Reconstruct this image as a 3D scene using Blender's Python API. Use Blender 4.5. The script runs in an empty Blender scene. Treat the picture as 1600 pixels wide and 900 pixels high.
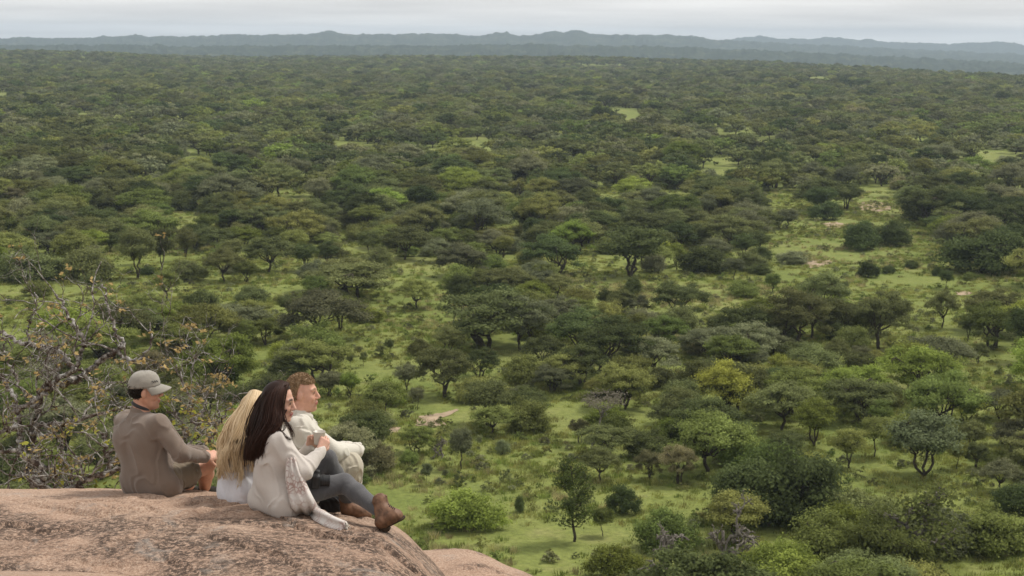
import bpy, math, random
import numpy as np
from mathutils import Vector, Matrix

# ------------------------------------------------------------------ camera
SC = bpy.context.scene
COL = SC.collection
LENS = 60.0
FP = 1600 * LENS / 36.0                      # focal length in photo pixels
CAM = np.array([0.0, 0.0, 40.0])
PITCH = math.atan((450 - 62) / FP)
ROLL = math.radians(0.36)
c_f = np.array([0, math.cos(PITCH), -math.sin(PITCH)])
_r0 = np.array([1.0, 0, 0]); _u0 = np.array([0, math.sin(PITCH), math.cos(PITCH)])
c_r = math.cos(ROLL) * _r0 + math.sin(ROLL) * _u0
c_u = math.cos(ROLL) * _u0 - math.sin(ROLL) * _r0
cd = bpy.data.cameras.new('camera'); cam = bpy.data.objects.new('camera', cd); COL.objects.link(cam)
cd.lens = LENS; cd.sensor_width = 36; cd.clip_start = 0.1; cd.clip_end = 60000
cam.matrix_world = Matrix(((c_r[0], c_u[0], -c_f[0], CAM[0]), (c_r[1], c_u[1], -c_f[1], CAM[1]),
                           (c_r[2], c_u[2], -c_f[2], CAM[2]), (0, 0, 0, 1)))
cd.dof.use_dof = True; cd.dof.focus_distance = 10.9; cd.dof.aperture_fstop = 10
SC.camera = cam

def ray(px, py):
    return c_f + c_r * (px - 800) / FP + c_u * (450 - py) / FP
def W(px, py, d):
    return CAM + d * ray(px, py)
def G(px, py, z=0.0):                        # pixel of a point that stands on the plain
    r = ray(px, py); return CAM + r * ((z - CAM[2]) / r[2])

# ------------------------------------------------------------------ sky, sun, exposure
SUN_EL, SUN_AZ = math.radians(56), math.radians(62)     # azimuth clockwise from +Y
w = bpy.data.worlds.new('World'); SC.world = w; w.use_nodes = True
nt = w.node_tree; nt.nodes.clear()
def N(t, kind, **kw):
    n = t.nodes.new(kind)
    for k, v in kw.items(): setattr(n, k, v)
    return n
sky = N(nt, 'ShaderNodeTexSky', sky_type='NISHITA', sun_disc=False)
sky.sun_elevation = SUN_EL; sky.sun_rotation = SUN_AZ; sky.air_density = 1.0; sky.dust_density = 2.0
tc = N(nt, 'ShaderNodeTexCoord'); sp = N(nt, 'ShaderNodeSeparateXYZ'); nt.links.new(tc.outputs['Generated'], sp.inputs[0])
az = N(nt, 'ShaderNodeMath', operation='MAXIMUM'); nt.links.new(sp.outputs[2], az.inputs[0]); az.inputs[1].default_value = 0.0
ad = N(nt, 'ShaderNodeMath', operation='ADD'); nt.links.new(az.outputs[0], ad.inputs[0]); ad.inputs[1].default_value = 0.035
dx = N(nt, 'ShaderNodeMath', operation='DIVIDE'); nt.links.new(sp.outputs[0], dx.inputs[0]); nt.links.new(ad.outputs[0], dx.inputs[1])
dy = N(nt, 'ShaderNodeMath', operation='DIVIDE'); nt.links.new(sp.outputs[1], dy.inputs[0]); nt.links.new(ad.outputs[0], dy.inputs[1])
cb = N(nt, 'ShaderNodeCombineXYZ'); nt.links.new(dx.outputs[0], cb.inputs[0]); nt.links.new(dy.outputs[0], cb.inputs[1])
cn = N(nt, 'ShaderNodeTexNoise'); cn.inputs['Scale'].default_value = 0.16; cn.inputs['Detail'].default_value = 6; cn.inputs['Roughness'].default_value = 0.55
nt.links.new(cb.outputs[0], cn.inputs['Vector'])
cr = N(nt, 'ShaderNodeValToRGB'); nt.links.new(cn.outputs['Fac'], cr.inputs[0])
cr.color_ramp.elements[0].position = 0.30; cr.color_ramp.elements[0].color = (4.1, 4.05, 4.0, 1)
cr.color_ramp.elements[1].position = 0.70; cr.color_ramp.elements[1].color = (6.9, 6.75, 6.55, 1)
mx = N(nt, 'ShaderNodeMix', data_type='RGBA'); mx.inputs[0].default_value = 0.93
nt.links.new(sky.outputs[0], mx.inputs[6]); nt.links.new(cr.outputs[0], mx.inputs[7])
bg = N(nt, 'ShaderNodeBackground'); bg.inputs[1].default_value = 0.1
nt.links.new(mx.outputs[2], bg.inputs[0])
wo = N(nt, 'ShaderNodeOutputWorld'); nt.links.new(bg.outputs[0], wo.inputs[0])
sd = bpy.data.lights.new('sun', 'SUN'); sd.energy = 1.9; sd.angle = math.radians(11); sd.color = (1.0, 0.95, 0.86)
sun = bpy.data.objects.new('sun', sd); COL.objects.link(sun)
_sv = Vector((math.sin(SUN_AZ) * math.cos(SUN_EL), math.cos(SUN_AZ) * math.cos(SUN_EL), math.sin(SUN_EL)))
sun.rotation_euler = _sv.to_track_quat('Z', 'Y').to_euler(); sun.location = (30, 0, 90)
SC.view_settings.view_transform = 'Standard'; SC.view_settings.look = 'None'
SC.view_settings.exposure = 0.74; SC.view_settings.gamma = 1.0
SC.render.engine = 'CYCLES'
cy = SC.cycles
cy.max_bounces = 5; cy.diffuse_bounces = 3; cy.glossy_bounces = 2; cy.transmission_bounces = 3; cy.volume_bounces = 0
cy.transparent_max_bounces = 4; cy.use_denoising = True; cy.caustics_reflective = False; cy.caustics_refractive = False
try: cy.denoiser = 'OPENIMAGEDENOISE'
except Exception: pass

# ------------------------------------------------------------------ helpers
rng = np.random.default_rng(7)
def lin(r, g, b):
    f = lambda c: (c / 255 / 12.92) if c / 255 <= 0.04045 else ((c / 255 + 0.055) / 1.055) ** 2.4
    return (f(r), f(g), f(b), 1)
def unit(v):
    v = np.asarray(v, float); return v / (np.linalg.norm(v) + 1e-9)

def mesh(name, V, polys, mats, midx=None, smooth=True, attrs=None):
    """V (n,3); polys list of int arrays (m,3) or (m,4)."""
    me = bpy.data.meshes.new(name)
    V = np.asarray(V, np.float32)
    polys = [np.asarray(p, np.int32) for p in polys if len(p)]
    loops = np.concatenate([p.ravel() for p in polys])
    tot = np.concatenate([np.full(len(p), p.shape[1], np.int32) for p in polys])
    start = np.concatenate([[0], np.cumsum(tot)[:-1]]).astype(np.int32)
    me.vertices.add(len(V)); me.vertices.foreach_set('co', V.ravel())
    me.loops.add(len(loops)); me.loops.foreach_set('vertex_index', loops)
    me.polygons.add(len(tot)); me.polygons.foreach_set('loop_start', start)
    if midx is not None: me.polygons.foreach_set('material_index', np.asarray(midx, np.int32))
    me.polygons.foreach_set('use_smooth', np.full(len(tot), smooth))
    for m in (mats if isinstance(mats, (list, tuple)) else [mats]): me.materials.append(m)
    for k, a in (attrs or {}).items():
        a = np.asarray(a, np.float32)
        if a.ndim == 1:
            at = me.attributes.new(k, 'FLOAT', 'POINT'); at.data.foreach_set('value', a)
        else:
            at = me.attributes.new(k, 'FLOAT_COLOR', 'POINT'); at.data.foreach_set('color', a.ravel())
    me.update(); me.validate()
    return me
def obj(name, me, parent=None, **props):
    o = bpy.data.objects.new(name, me); COL.objects.link(o)
    if parent is not None: o.parent = parent
    for k, v in props.items(): o[k] = v
    return o
def empty(name, loc, label, cat, group=None):
    o = bpy.data.objects.new(name, None); COL.objects.link(o); o.location = loc
    o.empty_display_size = 0.1
    o['label'] = label; o['category'] = cat
    if group: o['group'] = group
    return o
def rel(V, o):                                # world coords -> coords of an unrotated empty
    return np.asarray(V) - np.array(o.location)

class Acc:                                    # collects vertices and faces of ONE mesh
    def __init__(s): s.V = []; s.Q = []; s.T = []; s.n = 0; s.a = []
    def add(s, V, Q=None, T=None, tone=1.0):
        V = np.asarray(V, float)
        if Q is not None and len(Q): s.Q.append(np.asarray(Q) + s.n)
        if T is not None and len(T): s.T.append(np.asarray(T) + s.n)
        s.V.append(V); s.n += len(V)
        s.a.append(np.full(len(V), tone) if np.isscalar(tone) else np.asarray(tone))
    def tube(s, P, R, sides=6, tone=1.0, cap=True):
        P = np.asarray(P, float); n = len(P)
        R = np.full(n, R) if np.isscalar(R) else np.asarray(R, float)
        T = np.gradient(P, axis=0); T /= (np.linalg.norm(T, axis=1, keepdims=True) + 1e-9)
        ref = np.array([0.31, 0.22, 0.93]) if abs(T[:, 2]).mean() < 0.8 else np.array([0.9, 0.3, 0.2])
        A = np.cross(T, ref); A /= (np.linalg.norm(A, axis=1, keepdims=True) + 1e-9); B = np.cross(T, A)
        th = np.arange(sides) * 2 * math.pi / sides
        V = P[:, None] + R[:, None, None] * (np.cos(th)[None, :, None] * A[:, None] + np.sin(th)[None, :, None] * B[:, None])
        V = V.reshape(-1, 3)
        i = np.arange(n - 1)[:, None] * sides; j = np.arange(sides)[None]; k = (j + 1) % sides
        Q = np.stack([i + j, i + k, i + sides + k, i + sides + j], -1).reshape(-1, 4)
        T3 = None
        if cap:
            V = np.vstack([V, P[:1], P[-1:]]); a, b = n * sides, n * sides + 1; jj = np.arange(sides); kk = (jj + 1) % sides
            T3 = np.vstack([np.stack([np.full(sides, a), kk, jj], -1),
                            np.stack([np.full(sides, b), (n - 1) * sides + jj, (n - 1) * sides + kk], -1)])
        s.add(V, Q, T3, tone)
    def build(s, name, mat, smooth=True):
        V = np.vstack(s.V); P = []
        if s.Q: P.append(np.vstack(s.Q))
        if s.T: P.append(np.vstack(s.T))
        return mesh(name, V, P, mat, smooth=smooth, attrs={'tone': np.concatenate(s.a)})

def spline(P, n):                             # Catmull-Rom through points
    P = np.asarray(P, float); m = len(P)
    if m < 3:
        t = np.linspace(0, 1, n)[:, None]; return P[0] * (1 - t) + P[-1] * t
    Q = np.vstack([2 * P[0] - P[1], P, 2 * P[-1] - P[-2]])
    u = np.linspace(0, m - 1 - 1e-6, n); i = u.astype(int); t = (u - i)[:, None]
    a, b, c, d = Q[i], Q[i + 1], Q[i + 2], Q[i + 3]
    return 0.5 * (2 * b + (c - a) * t + (2 * a - 5 * b + 4 * c - d) * t ** 2 + (3 * b - a - 3 * c + d) * t ** 3)

def _hash(ix, iy, seed):
    h = (ix.astype(np.int64) * 374761393 + iy.astype(np.int64) * 668265263 + seed * 1442695041) & 0x7fffffff
    h = ((h ^ (h >> 13)) * 1274126177) & 0x7fffffff
    return ((h ^ (h >> 16)) & 0xffff) / 65535.0
def vnoise(x, y, seed=0):
    ix, iy = np.floor(x), np.floor(y); fx, fy = x - ix, y - iy
    fx = fx * fx * (3 - 2 * fx); fy = fy * fy * (3 - 2 * fy)
    a, b = _hash(ix, iy, seed), _hash(ix + 1, iy, seed); c, d = _hash(ix, iy + 1, seed), _hash(ix + 1, iy + 1, seed)
    return (a * (1 - fx) + b * fx) * (1 - fy) + (c * (1 - fx) + d * fx) * fy
def fbm(x, y, oct=5, seed=0, gain=0.5):
    s = 0; a = 1; t = 0
    for i in range(oct):
        s = s + a * vnoise(x * 2 ** i + 13.7 * i, y * 2 ** i - 7.1 * i, seed + i); t += a; a *= gain
    return s / t
def sst(a, b, x):
    t = np.clip((x - a) / (b - a), 0, 1); return t * t * (3 - 2 * t)

# ------------------------------------------------------------------ materials
def new_mat(name):
    m = bpy.data.materials.new(name); m.use_nodes = True
    t = m.node_tree; b = t.nodes['Principled BSDF']; return m, t, b
def ramp(t, src, stops):
    r = N(t, 'ShaderNodeValToRGB'); e = r.color_ramp.elements
    while len(e) < len(stops): e.new(0.5)
    for q, (p, c) in zip(e, stops): q.position = p; q.color = c if len(c) == 4 else (*c, 1)
    t.links.new(src, r.inputs[0]); return r.outputs[0]
def noise(t, scale, detail=4, rough=0.55, vec=None, dist=0):
    n = N(t, 'ShaderNodeTexNoise'); n.inputs['Scale'].default_value = scale; n.inputs['Detail'].default_value = detail
    n.inputs['Roughness'].default_value = rough; n.inputs['Distortion'].default_value = dist
    if vec is not None: t.links.new(vec, n.inputs['Vector'])
    return n.outputs['Fac']
def mixc(t, fac, a, b, mode='MIX'):
    m = N(t, 'ShaderNodeMix', data_type='RGBA', blend_type=mode)
    for sock, v in ((0, fac), (6, a), (7, b)):
        if isinstance(v, (int, float)): m.inputs[sock].default_value = v
        elif isinstance(v, tuple): m.inputs[sock].default_value = v if len(v) == 4 else (*v, 1)
        else: t.links.new(v, m.inputs[sock])
    return m.outputs[2]
def math_(t, op, a, b=None):
    m = N(t, 'ShaderNodeMath', operation=op)
    for i, v in enumerate((a, b)):
        if v is None: continue
        if isinstance(v, (int, float)): m.inputs[i].default_value = v
        else: t.links.new(v, m.inputs[i])
    return m.outputs[0]
def bump(t, b, h, strength=0.4, dist=0.01):
    n = N(t, 'ShaderNodeBump'); n.inputs['Strength'].default_value = strength; n.inputs['Distance'].default_value = dist
    t.links.new(h, n.inputs['Height']); t.links.new(n.outputs[0], b.inputs['Normal'])
def objco(t):
    return N(t, 'ShaderNodeTexCoord').outputs['Object']
def attr(t, name):
    a = N(t, 'ShaderNodeAttribute'); a.attribute_name = name; return a
def cloth(name, col, scale=60, var=0.12, rough=0.9, wave=None, bstr=0.35):
    m, t, b = new_mat(name); v = objco(t)
    n = noise(t, 9, 4, vec=v); n2 = noise(t, scale * 4, 2, vec=v)
    c = ramp(t, n, [(0.25, tuple(x * (1 - var) for x in col[:3])), (0.75, tuple(min(1, x * (1 + var)) for x in col[:3]))])
    c = mixc(t, 0.35, c, ramp(t, n2, [(0.3, tuple(x * 0.75 for x in col[:3])), (0.7, tuple(min(1, x * 1.15) for x in col[:3]))]))
    t.links.new(c, b.inputs['Base Color']); b.inputs['Roughness'].default_value = rough
    b.inputs['Specular IOR Level'].default_value = 0.15
    b.inputs['Sheen Weight'].default_value = 0.25; b.inputs['Sheen Roughness'].default_value = 0.6
    h = n2
    if wave:
        wv = N(t, 'ShaderNodeTexWave', bands_direction=wave[0]); wv.inputs['Scale'].default_value = wave[1]
        wv.inputs['Distortion'].default_value = 1.2; wv.inputs['Detail'].default_value = 1
        t.links.new(v, wv.inputs['Vector']); h = math_(t, 'ADD', math_(t, 'MULTIPLY', n2, 0.6), wv.outputs['Fac'])
    bump(t, b, h, bstr, 0.006); return m
def plain(name, col, rough=0.6, spec=0.3, nscale=40, nvar=0.2, metal=0):
    m, t, b = new_mat(name); v = objco(t)
    c = ramp(t, noise(t, nscale, 4, vec=v), [(0.3, tuple(x * (1 - nvar) for x in col[:3])), (0.7, tuple(min(1, x * (1 + nvar)) for x in col[:3]))])
    t.links.new(c, b.inputs['Base Color']); b.inputs['Roughness'].default_value = rough
    b.inputs['Specular IOR Level'].default_value = spec; b.inputs['Metallic'].default_value = metal; return m

def foliage_mat(name, rgb):
    m, t, b = new_mat('foliage_' + name); out = t.nodes['Material Output']
    oi = N(t, 'ShaderNodeObjectInfo'); tn = attr(t, 'tone')
    k = math_(t, 'MULTIPLY', math_(t, 'ADD', math_(t, 'MULTIPLY', oi.outputs['Random'], 0.80), 0.66), tn.outputs['Fac'])
    vm = N(t, 'ShaderNodeVectorMath', operation='SCALE'); vm.inputs[0].default_value = rgb; t.links.new(k, vm.inputs['Scale'])
    hs = N(t, 'ShaderNodeHueSaturation'); t.links.new(vm.outputs[0], hs.inputs['Color'])
    r2 = math_(t, 'FRACT', math_(t, 'MULTIPLY', oi.outputs['Random'], 37.7))
    t.links.new(math_(t, 'ADD', math_(t, 'MULTIPLY', r2, 0.035), 0.478), hs.inputs['Hue'])
    t.links.new(hs.outputs[0], b.inputs['Base Color']); b.inputs['Roughness'].default_value = 0.85
    b.inputs['Specular IOR Level'].default_value = 0.06
    tr = N(t, 'ShaderNodeBsdfTranslucent'); t.links.new(hs.outputs[0], tr.inputs[0])
    ms = N(t, 'ShaderNodeMixShader'); ms.inputs[0].default_value = 0.36
    t.links.new(b.outputs[0], ms.inputs[1]); t.links.new(tr.outputs[0], ms.inputs[2]); t.links.new(ms.outputs[0], out.inputs[0])
    return m
FOL = None
def bark_mat(name, c1, c2, sc=6, lo=.35, hi=.62):
    m, t, b = new_mat(name); v = objco(t)
    t.links.new(ramp(t, noise(t, sc, 5, 0.65, vec=v), [(lo, c1), (hi, c2)]), b.inputs['Base Color'])
    b.inputs['Roughness'].default_value = 0.9; b.inputs['Specular IOR Level'].default_value = 0.1
    bump(t, b, noise(t, sc * 5, 4, vec=v), 0.6, 0.02); return m
BARK = bark_mat('bark', (0.035, 0.028, 0.02), (0.085, 0.07, 0.052))
DEADBARK = bark_mat('dead_bark', (0.09, 0.075, 0.06), (0.25, 0.225, 0.19))
LICHEN = bark_mat('lichen_bark', (0.085, 0.062, 0.050), (0.44, 0.42, 0.39), 16, .43, .62)
# ================================================================== SETTING
def rock_mat():
    m, t, b = new_mat('granite'); v = objco(t)
    base = ramp(t, noise(t, 1.6, 6, 0.6, vec=v), [(0.3, (0.36, 0.212, 0.140)), (0.5, (0.47, 0.31, 0.22)), (0.7, (0.56, 0.415, 0.315))])
    sp = noise(t, 70, 4, 0.75, vec=v)
    base = mixc(t, 0.72, base, ramp(t, sp, [(0.34, (0.14, 0.088, 0.062)), (0.46, (0.37, 0.25, 0.182)), (0.56, (0.48, 0.345, 0.26)), (0.70, (0.66, 0.54, 0.45))]))
    mp = N(t, 'ShaderNodeMapping'); mp.inputs['Scale'].default_value = (0.6, 1.0, 1.0); mp.inputs['Location'].default_value = (3.1, 0.4, 0); t.links.new(v, mp.inputs[0])
    sy = N(t, 'ShaderNodeSeparateXYZ'); t.links.new(v, sy.inputs[0]); mr = N(t, 'ShaderNodeMapRange'); t.links.new(sy.outputs[1], mr.inputs[0])
    for i_, q_ in enumerate((11.3, 9.7, -0.03, 0.045)): mr.inputs[i_ + 1].default_value = q_          # lichen crust grows thicker low on the near face
    st = ramp(t, math_(t, 'ADD', noise(t, 1.2, 12, 0.74, vec=mp.outputs[0], dist=0.7), mr.outputs[0]), [(0.50, (0, 0, 0)), (0.60, (1, 1, 1))])
    st2 = ramp(t, noise(t, 30, 8, 0.8, vec=v), [(0.44, (0.10, 0.10, 0.10)), (0.52, (1, 1, 1))])
    st = mixc(t, 1.0, st, st2, 'MULTIPLY')
    base = mixc(t, math_(t, 'MULTIPLY', st, 0.9), base, (0.052, 0.038, 0.032))
    gp = ramp(t, noise(t, 3.3, 6, 0.65, vec=v, dist=0.8), [(0.58, (0, 0, 0)), (0.70, (1, 1, 1))])
    base = mixc(t, math_(t, 'MULTIPLY', gp, 0.5), base, (0.36, 0.325, 0.29))
    pn = ramp(t, noise(t, 42, 3, 0.6, vec=v), [(0.66, (0, 0, 0)), (0.72, (1, 1, 1))]); base = mixc(t, math_(t, 'MULTIPLY', pn, 0.6), base, (0.05, 0.04, 0.035))
    t.links.new(base, b.inputs['Base Color']); b.inputs['Roughness'].default_value = 0.92; b.inputs['Specular IOR Level'].default_value = 0.15
    h = math_(t, 'ADD', math_(t, 'MULTIPLY', sp, 0.35), math_(t, 'ADD', noise(t, 22, 5, 0.65, vec=v), noise(t, 5, 4, vec=v)))
    bump(t, b, h, 0.95, 0.03); return m
ROCK = rock_mat()

class Rock:
    def __init__(s, crest, kn, kf, seed, ledge=0.02):
        P = np.array([W(*c) for c in crest]); s.x, s.y, s.z = P[:, 0], P[:, 1], P[:, 2]
        s.t = np.array([-(ray(c[0], c[1])[2] / ray(c[0], c[1])[1]) for c in crest]); s.kn, s.kf, s.seed, s.ledge = kn, kf, seed, ledge
        s.edges = []
    def f(s, x, y, detail=True):
        x = np.asarray(x, float); y = np.asarray(y, float)
        # soft interpolation of the crest line
        yc = sum(np.interp(x + o, s.x, s.y) for o in (-.08, 0, .08)) / 3
        zc = sum(np.interp(x + o, s.x, s.z) for o in (-.05, -.025, 0, .025, .05)) / 5; t = np.interp(x, s.x, s.t)
        d = yc - y; dn = np.clip(d, 0, None); df = np.clip(-d, 0, None)
        dq = np.minimum(dn, 3.0)
        z = zc + t * d - s.kn * (dq ** 2 + 2 * 3.0 * (dn - dq)) - s.kf * np.minimum(df, 6.0) ** 2
        z = z + (fbm(x * 0.7, y * 0.7, 3, s.seed) - 0.5) * 0.05
        if detail:
            n = fbm(x * 0.8 + 3, y * 1.3, 5, s.seed + 9, 0.55) * 9; fr = n - np.floor(n)
            mask = sst(0.50, 0.62, fbm(x * 1.1, y * 1.1, 3, s.seed + 21))
            z = z + s.ledge * mask * (sst(0.0, 0.10, fr) * (1 - sst(0.35, 1.0, fr)))
            z = z + (fbm(x * 9, y * 9, 4, s.seed + 31) - 0.5) * 0.016
            for E, hgt in s.edges:
                best = np.full(x.shape, 9.0); sg = np.zeros(x.shape)
                wob = (fbm(x * 7, y * 7, 3, s.seed + 50) - 0.5) * 0.09
                for a, b in zip(E[:-1], E[1:]):
                    ab = b - a; L = np.hypot(*ab); u = np.clip(((x - a[0]) * ab[0] + (y - a[1]) * ab[1]) / L ** 2, 0, 1)
                    dd = np.hypot(x - a[0] - u * ab[0], y - a[1] - u * ab[1]); cr = ((x - a[0]) * ab[1] - (y - a[1]) * ab[0]) / L
                    m = dd < best; best = np.where(m, dd, best); sg = np.where(m, np.sign(-cr) * dd, sg)
                sg = sg + wob
                z = z + hgt * sst(-0.006, 0.006, sg) * (1 - sst(0.02, 0.10 + 9 * hgt, best)) - hgt * 0.9 * np.exp(-(sg / 0.011) ** 2) * (best < 0.2)
        return z
    def hit(s, px, py, d0=6.0, d1=16.0):
        d = np.linspace(d0, d1, 2600); P = CAM + d[:, None] * ray(px, py)
        below = P[:, 2] < s.f(P[:, 0], P[:, 1], False)
        return d[np.argmax(below)] if below.any() else None
    def build(s, name, xs, ys, label=None):
        X, Y = np.meshgrid(xs, ys, indexing='ij'); Z = s.f(X, Y)
        V = np.stack([X, Y, Z], -1).reshape(-1, 3); n, m = X.shape
        i = (np.arange(n - 1)[:, None] * m + np.arange(m - 1)[None]).ravel()
        Q = np.stack([i, i + m, i + m + 1, i + 1], -1)
        return obj(name, mesh(name, V, [Q], ROCK), kind='structure', label=label)
main_rock = Rock([(-900, 800, 11.9), (-500, 775, 11.9), (-150, 766, 11.9), (0, 765, 11.9), (100, 766, 11.9), (190, 768, 11.9), (260, 770, 11.8), (340, 775, 11.7),
                  (430, 785, 11.5), (500, 797, 11.35), (560, 808, 11.2), (600, 817, 11.1), (625, 828, 11.0), (646, 847, 10.95), (667, 868, 10.9), (700, 905, 10.8),
                  (740, 980, 10.75), (790, 1120, 10.7), (850, 1400, 10.7), (930, 2000, 10.7), (1000, 2900, 10.7)], 0.10, 0.36, 3)
def to_xy(pts, rk):
    return np.array([W(px, py, rk.hit(px, py) or 10.3)[:2] for px, py in pts])
main_rock.edges = [(to_xy([(458, 819), (480, 829), (510, 838), (541, 846), (583, 851), (612, 866), (640, 888)], main_rock), 0.026),
                   (to_xy([(300, 789), (345, 786), (390, 791), (420, 799), (450, 806)], main_rock), 0.02),
                   (to_xy([(120, 806), (160, 810), (205, 806)], main_rock), 0.02),
                   (to_xy([(15, 824), (60, 832), (110, 828)], main_rock), 0.018),
                   (to_xy([(330, 838), (380, 856), (440, 868), (470, 890)], main_rock), 0.015)]
fx = np.linspace
_rc = random.Random(8)
for _k in range(14):
    _x, _y = _rc.uniform(10, 560), _rc.uniform(782, 885); _y = max(_y, 780 + max(0, _x - 300) * .12); _p = [(_x, _y)]
    for _j in range(3): _x += _rc.uniform(10, 28); _y += _rc.uniform(-3, 7); _p.append((_x, _y))
    main_rock.edges.append((to_xy(_p, main_rock), _rc.uniform(.008, .018)))
main_rock.build('rock_outcrop', np.concatenate([fx(-9, -3.7, 60, False), fx(-3.7, -0.2, 250, False), fx(-0.2, 1.2, 60)]),
                np.concatenate([fx(7.2, 8.8, 30, False), fx(8.8, 12.2, 230, False), fx(12.2, 17.5, 60)]), 'broad pinkish granite dome with dark stains the four people sit on')
rock2 = Rock([(300, 1000, 13.2), (480, 900, 13.2), (600, 872, 13.1), (660, 862, 13.0), (720, 863, 12.9), (752, 868, 12.8), (787, 884, 12.7), (820, 896, 12.6), (850, 910, 12.6),
              (900, 945, 12.6), (960, 1010, 12.5), (1030, 1150, 12.5), (1120, 1500, 12.5), (1220, 2100, 12.5)], 0.14, 0.3, 11)
rock2.build('granite_shoulder', fx(-2.6, 2.4, 170), fx(9.5, 19, 170), 'lower bare granite shoulder falling away beyond the boots')
rock3 = Rock([(-2500, 870, 7.0), (-800, 880, 7.0), (0, 893, 7.0), (60, 893, 7.0), (130, 896, 6.95), (190, 902, 6.9), (260, 914, 6.9), (400, 960, 6.8), (600, 1060, 6.7),
              (900, 1250, 6.6), (1300, 1400, 6.6), (2200, 1600, 6.6)], 0.05, 1.2, 17)
rock3.build('granite_ledge', fx(-7, 3.5, 200), np.concatenate([fx(-6, 5.5, 60, False), fx(5.5, 8.6, 90)]), 'near granite ledge with a pale rounded lip')

def terr(x, y):
    x = np.asarray(x, float); y = np.asarray(y, float); r = np.hypot(x, y)
    pa = np.clip(800 + FP * x / np.maximum(y, 1e-3), -1500, 3100); pa = np.where(y <= 0, np.where(x < 0, -1500, 3100), pa)
    rc = np.interp(pa, [-1500, 0, 300, 900, 1200, 1600, 2400], [2700, 2900, 3100, 3000, 2500, 1850, 1700])
    zc = np.interp(pa, [-1500, 0, 150, 320, 900, 1200, 1600, 2400], [6, 9, 10, 5, 7, 4, 0, 0])
    near = zc * sst(900, 1.0, (rc - r) / np.maximum(rc - 900, 1) * 0 + 0) if False else zc * sst(0, 1, (r - 900) / (rc - 900))
    z = np.where(r < rc, near, zc - (zc + 40) * sst(0, 1, (r - rc) / 1800))
    z = z + (fbm(x / 420, y / 420, 4, 5) - 0.5) * (10 * sst(500, 1500, r) + 16 * sst(1800, 2600, r))
    z = z + 31 * np.exp(-((np.hypot(x + 2, y - 6)) / 27) ** 2)
    return z
def far_mask(x, y):
    r = np.hypot(x, y); pa = np.clip(800 + FP * x / np.maximum(y, 1e-3), -1500, 3100)
    rc = np.interp(pa, [-1500, 0, 300, 900, 1200, 1600, 2400], [2700, 2900, 3100, 3000, 2500, 1850, 1700]); return sst(-300, 200, r - rc)
def ground_mat():
    m, t, b = new_mat('grassland'); v = objco(t)
    n1 = noise(t, 0.022, 5, 0.6, vec=v); n2 = noise(t, 0.16, 5, 0.65, vec=v); n3 = noise(t, 1.7, 5, 0.7, vec=v)
    c = ramp(t, n1, [(0.35, (0.138, 0.172, 0.042)), (0.5, (0.198, 0.222, 0.064)), (0.65, (0.262, 0.262, 0.10))])
    c = mixc(t, 0.55, c, ramp(t, n2, [(0.3, (0.108, 0.145, 0.036)), (0.55, (0.198, 0.225, 0.064)), (0.75, (0.295, 0.268, 0.125))]))
    c = mixc(t, 0.6, c, ramp(t, n3, [(0.3, (0.40, 0.44, 0.38)), (0.7, (1.4, 1.38, 1.3))]), 'MULTIPLY')
    fw = ramp(t, noise(t, 0.012, 8, 0.75, vec=v), [(0.35, (0.028, 0.04, 0.020)), (0.6, (0.06, 0.075, 0.035)), (0.75, (0.13, 0.14, 0.06))])
    c = mixc(t, attr(t, 'far').outputs['Fac'], c, fw)
    t.links.new(c, b.inputs['Base Color']); b.inputs['Roughness'].default_value = 0.95; b.inputs['Specular IOR Level'].default_value = 0.1
    bump(t, b, n3, 0.8, 0.15); return m
th = np.concatenate([np.radians(fx(-48, 48, 250)), np.radians(fx(56, 304, 32))])
rr = np.concatenate([[0.5], np.geomspace(4, 12200, 190)])
TH, RR = np.meshgrid(th, rr, indexing='ij'); X, Y = RR * np.sin(TH), RR * np.cos(TH); Z = terr(X, Y)
n, m_ = X.shape; i = (np.arange(n)[:, None] * m_ + np.arange(m_ - 1)[None]); j = ((np.arange(n)[:, None] + 1) % n * m_ + np.arange(m_ - 1)[None])
obj('ground', mesh('ground', np.stack([X, Y, Z], -1).reshape(-1, 3), [np.stack([i, i + 1, j + 1, j], -1).reshape(-1, 4)], ground_mat(),
                   attrs={'far': far_mask(X, Y).ravel()}), kind='structure')

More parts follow.
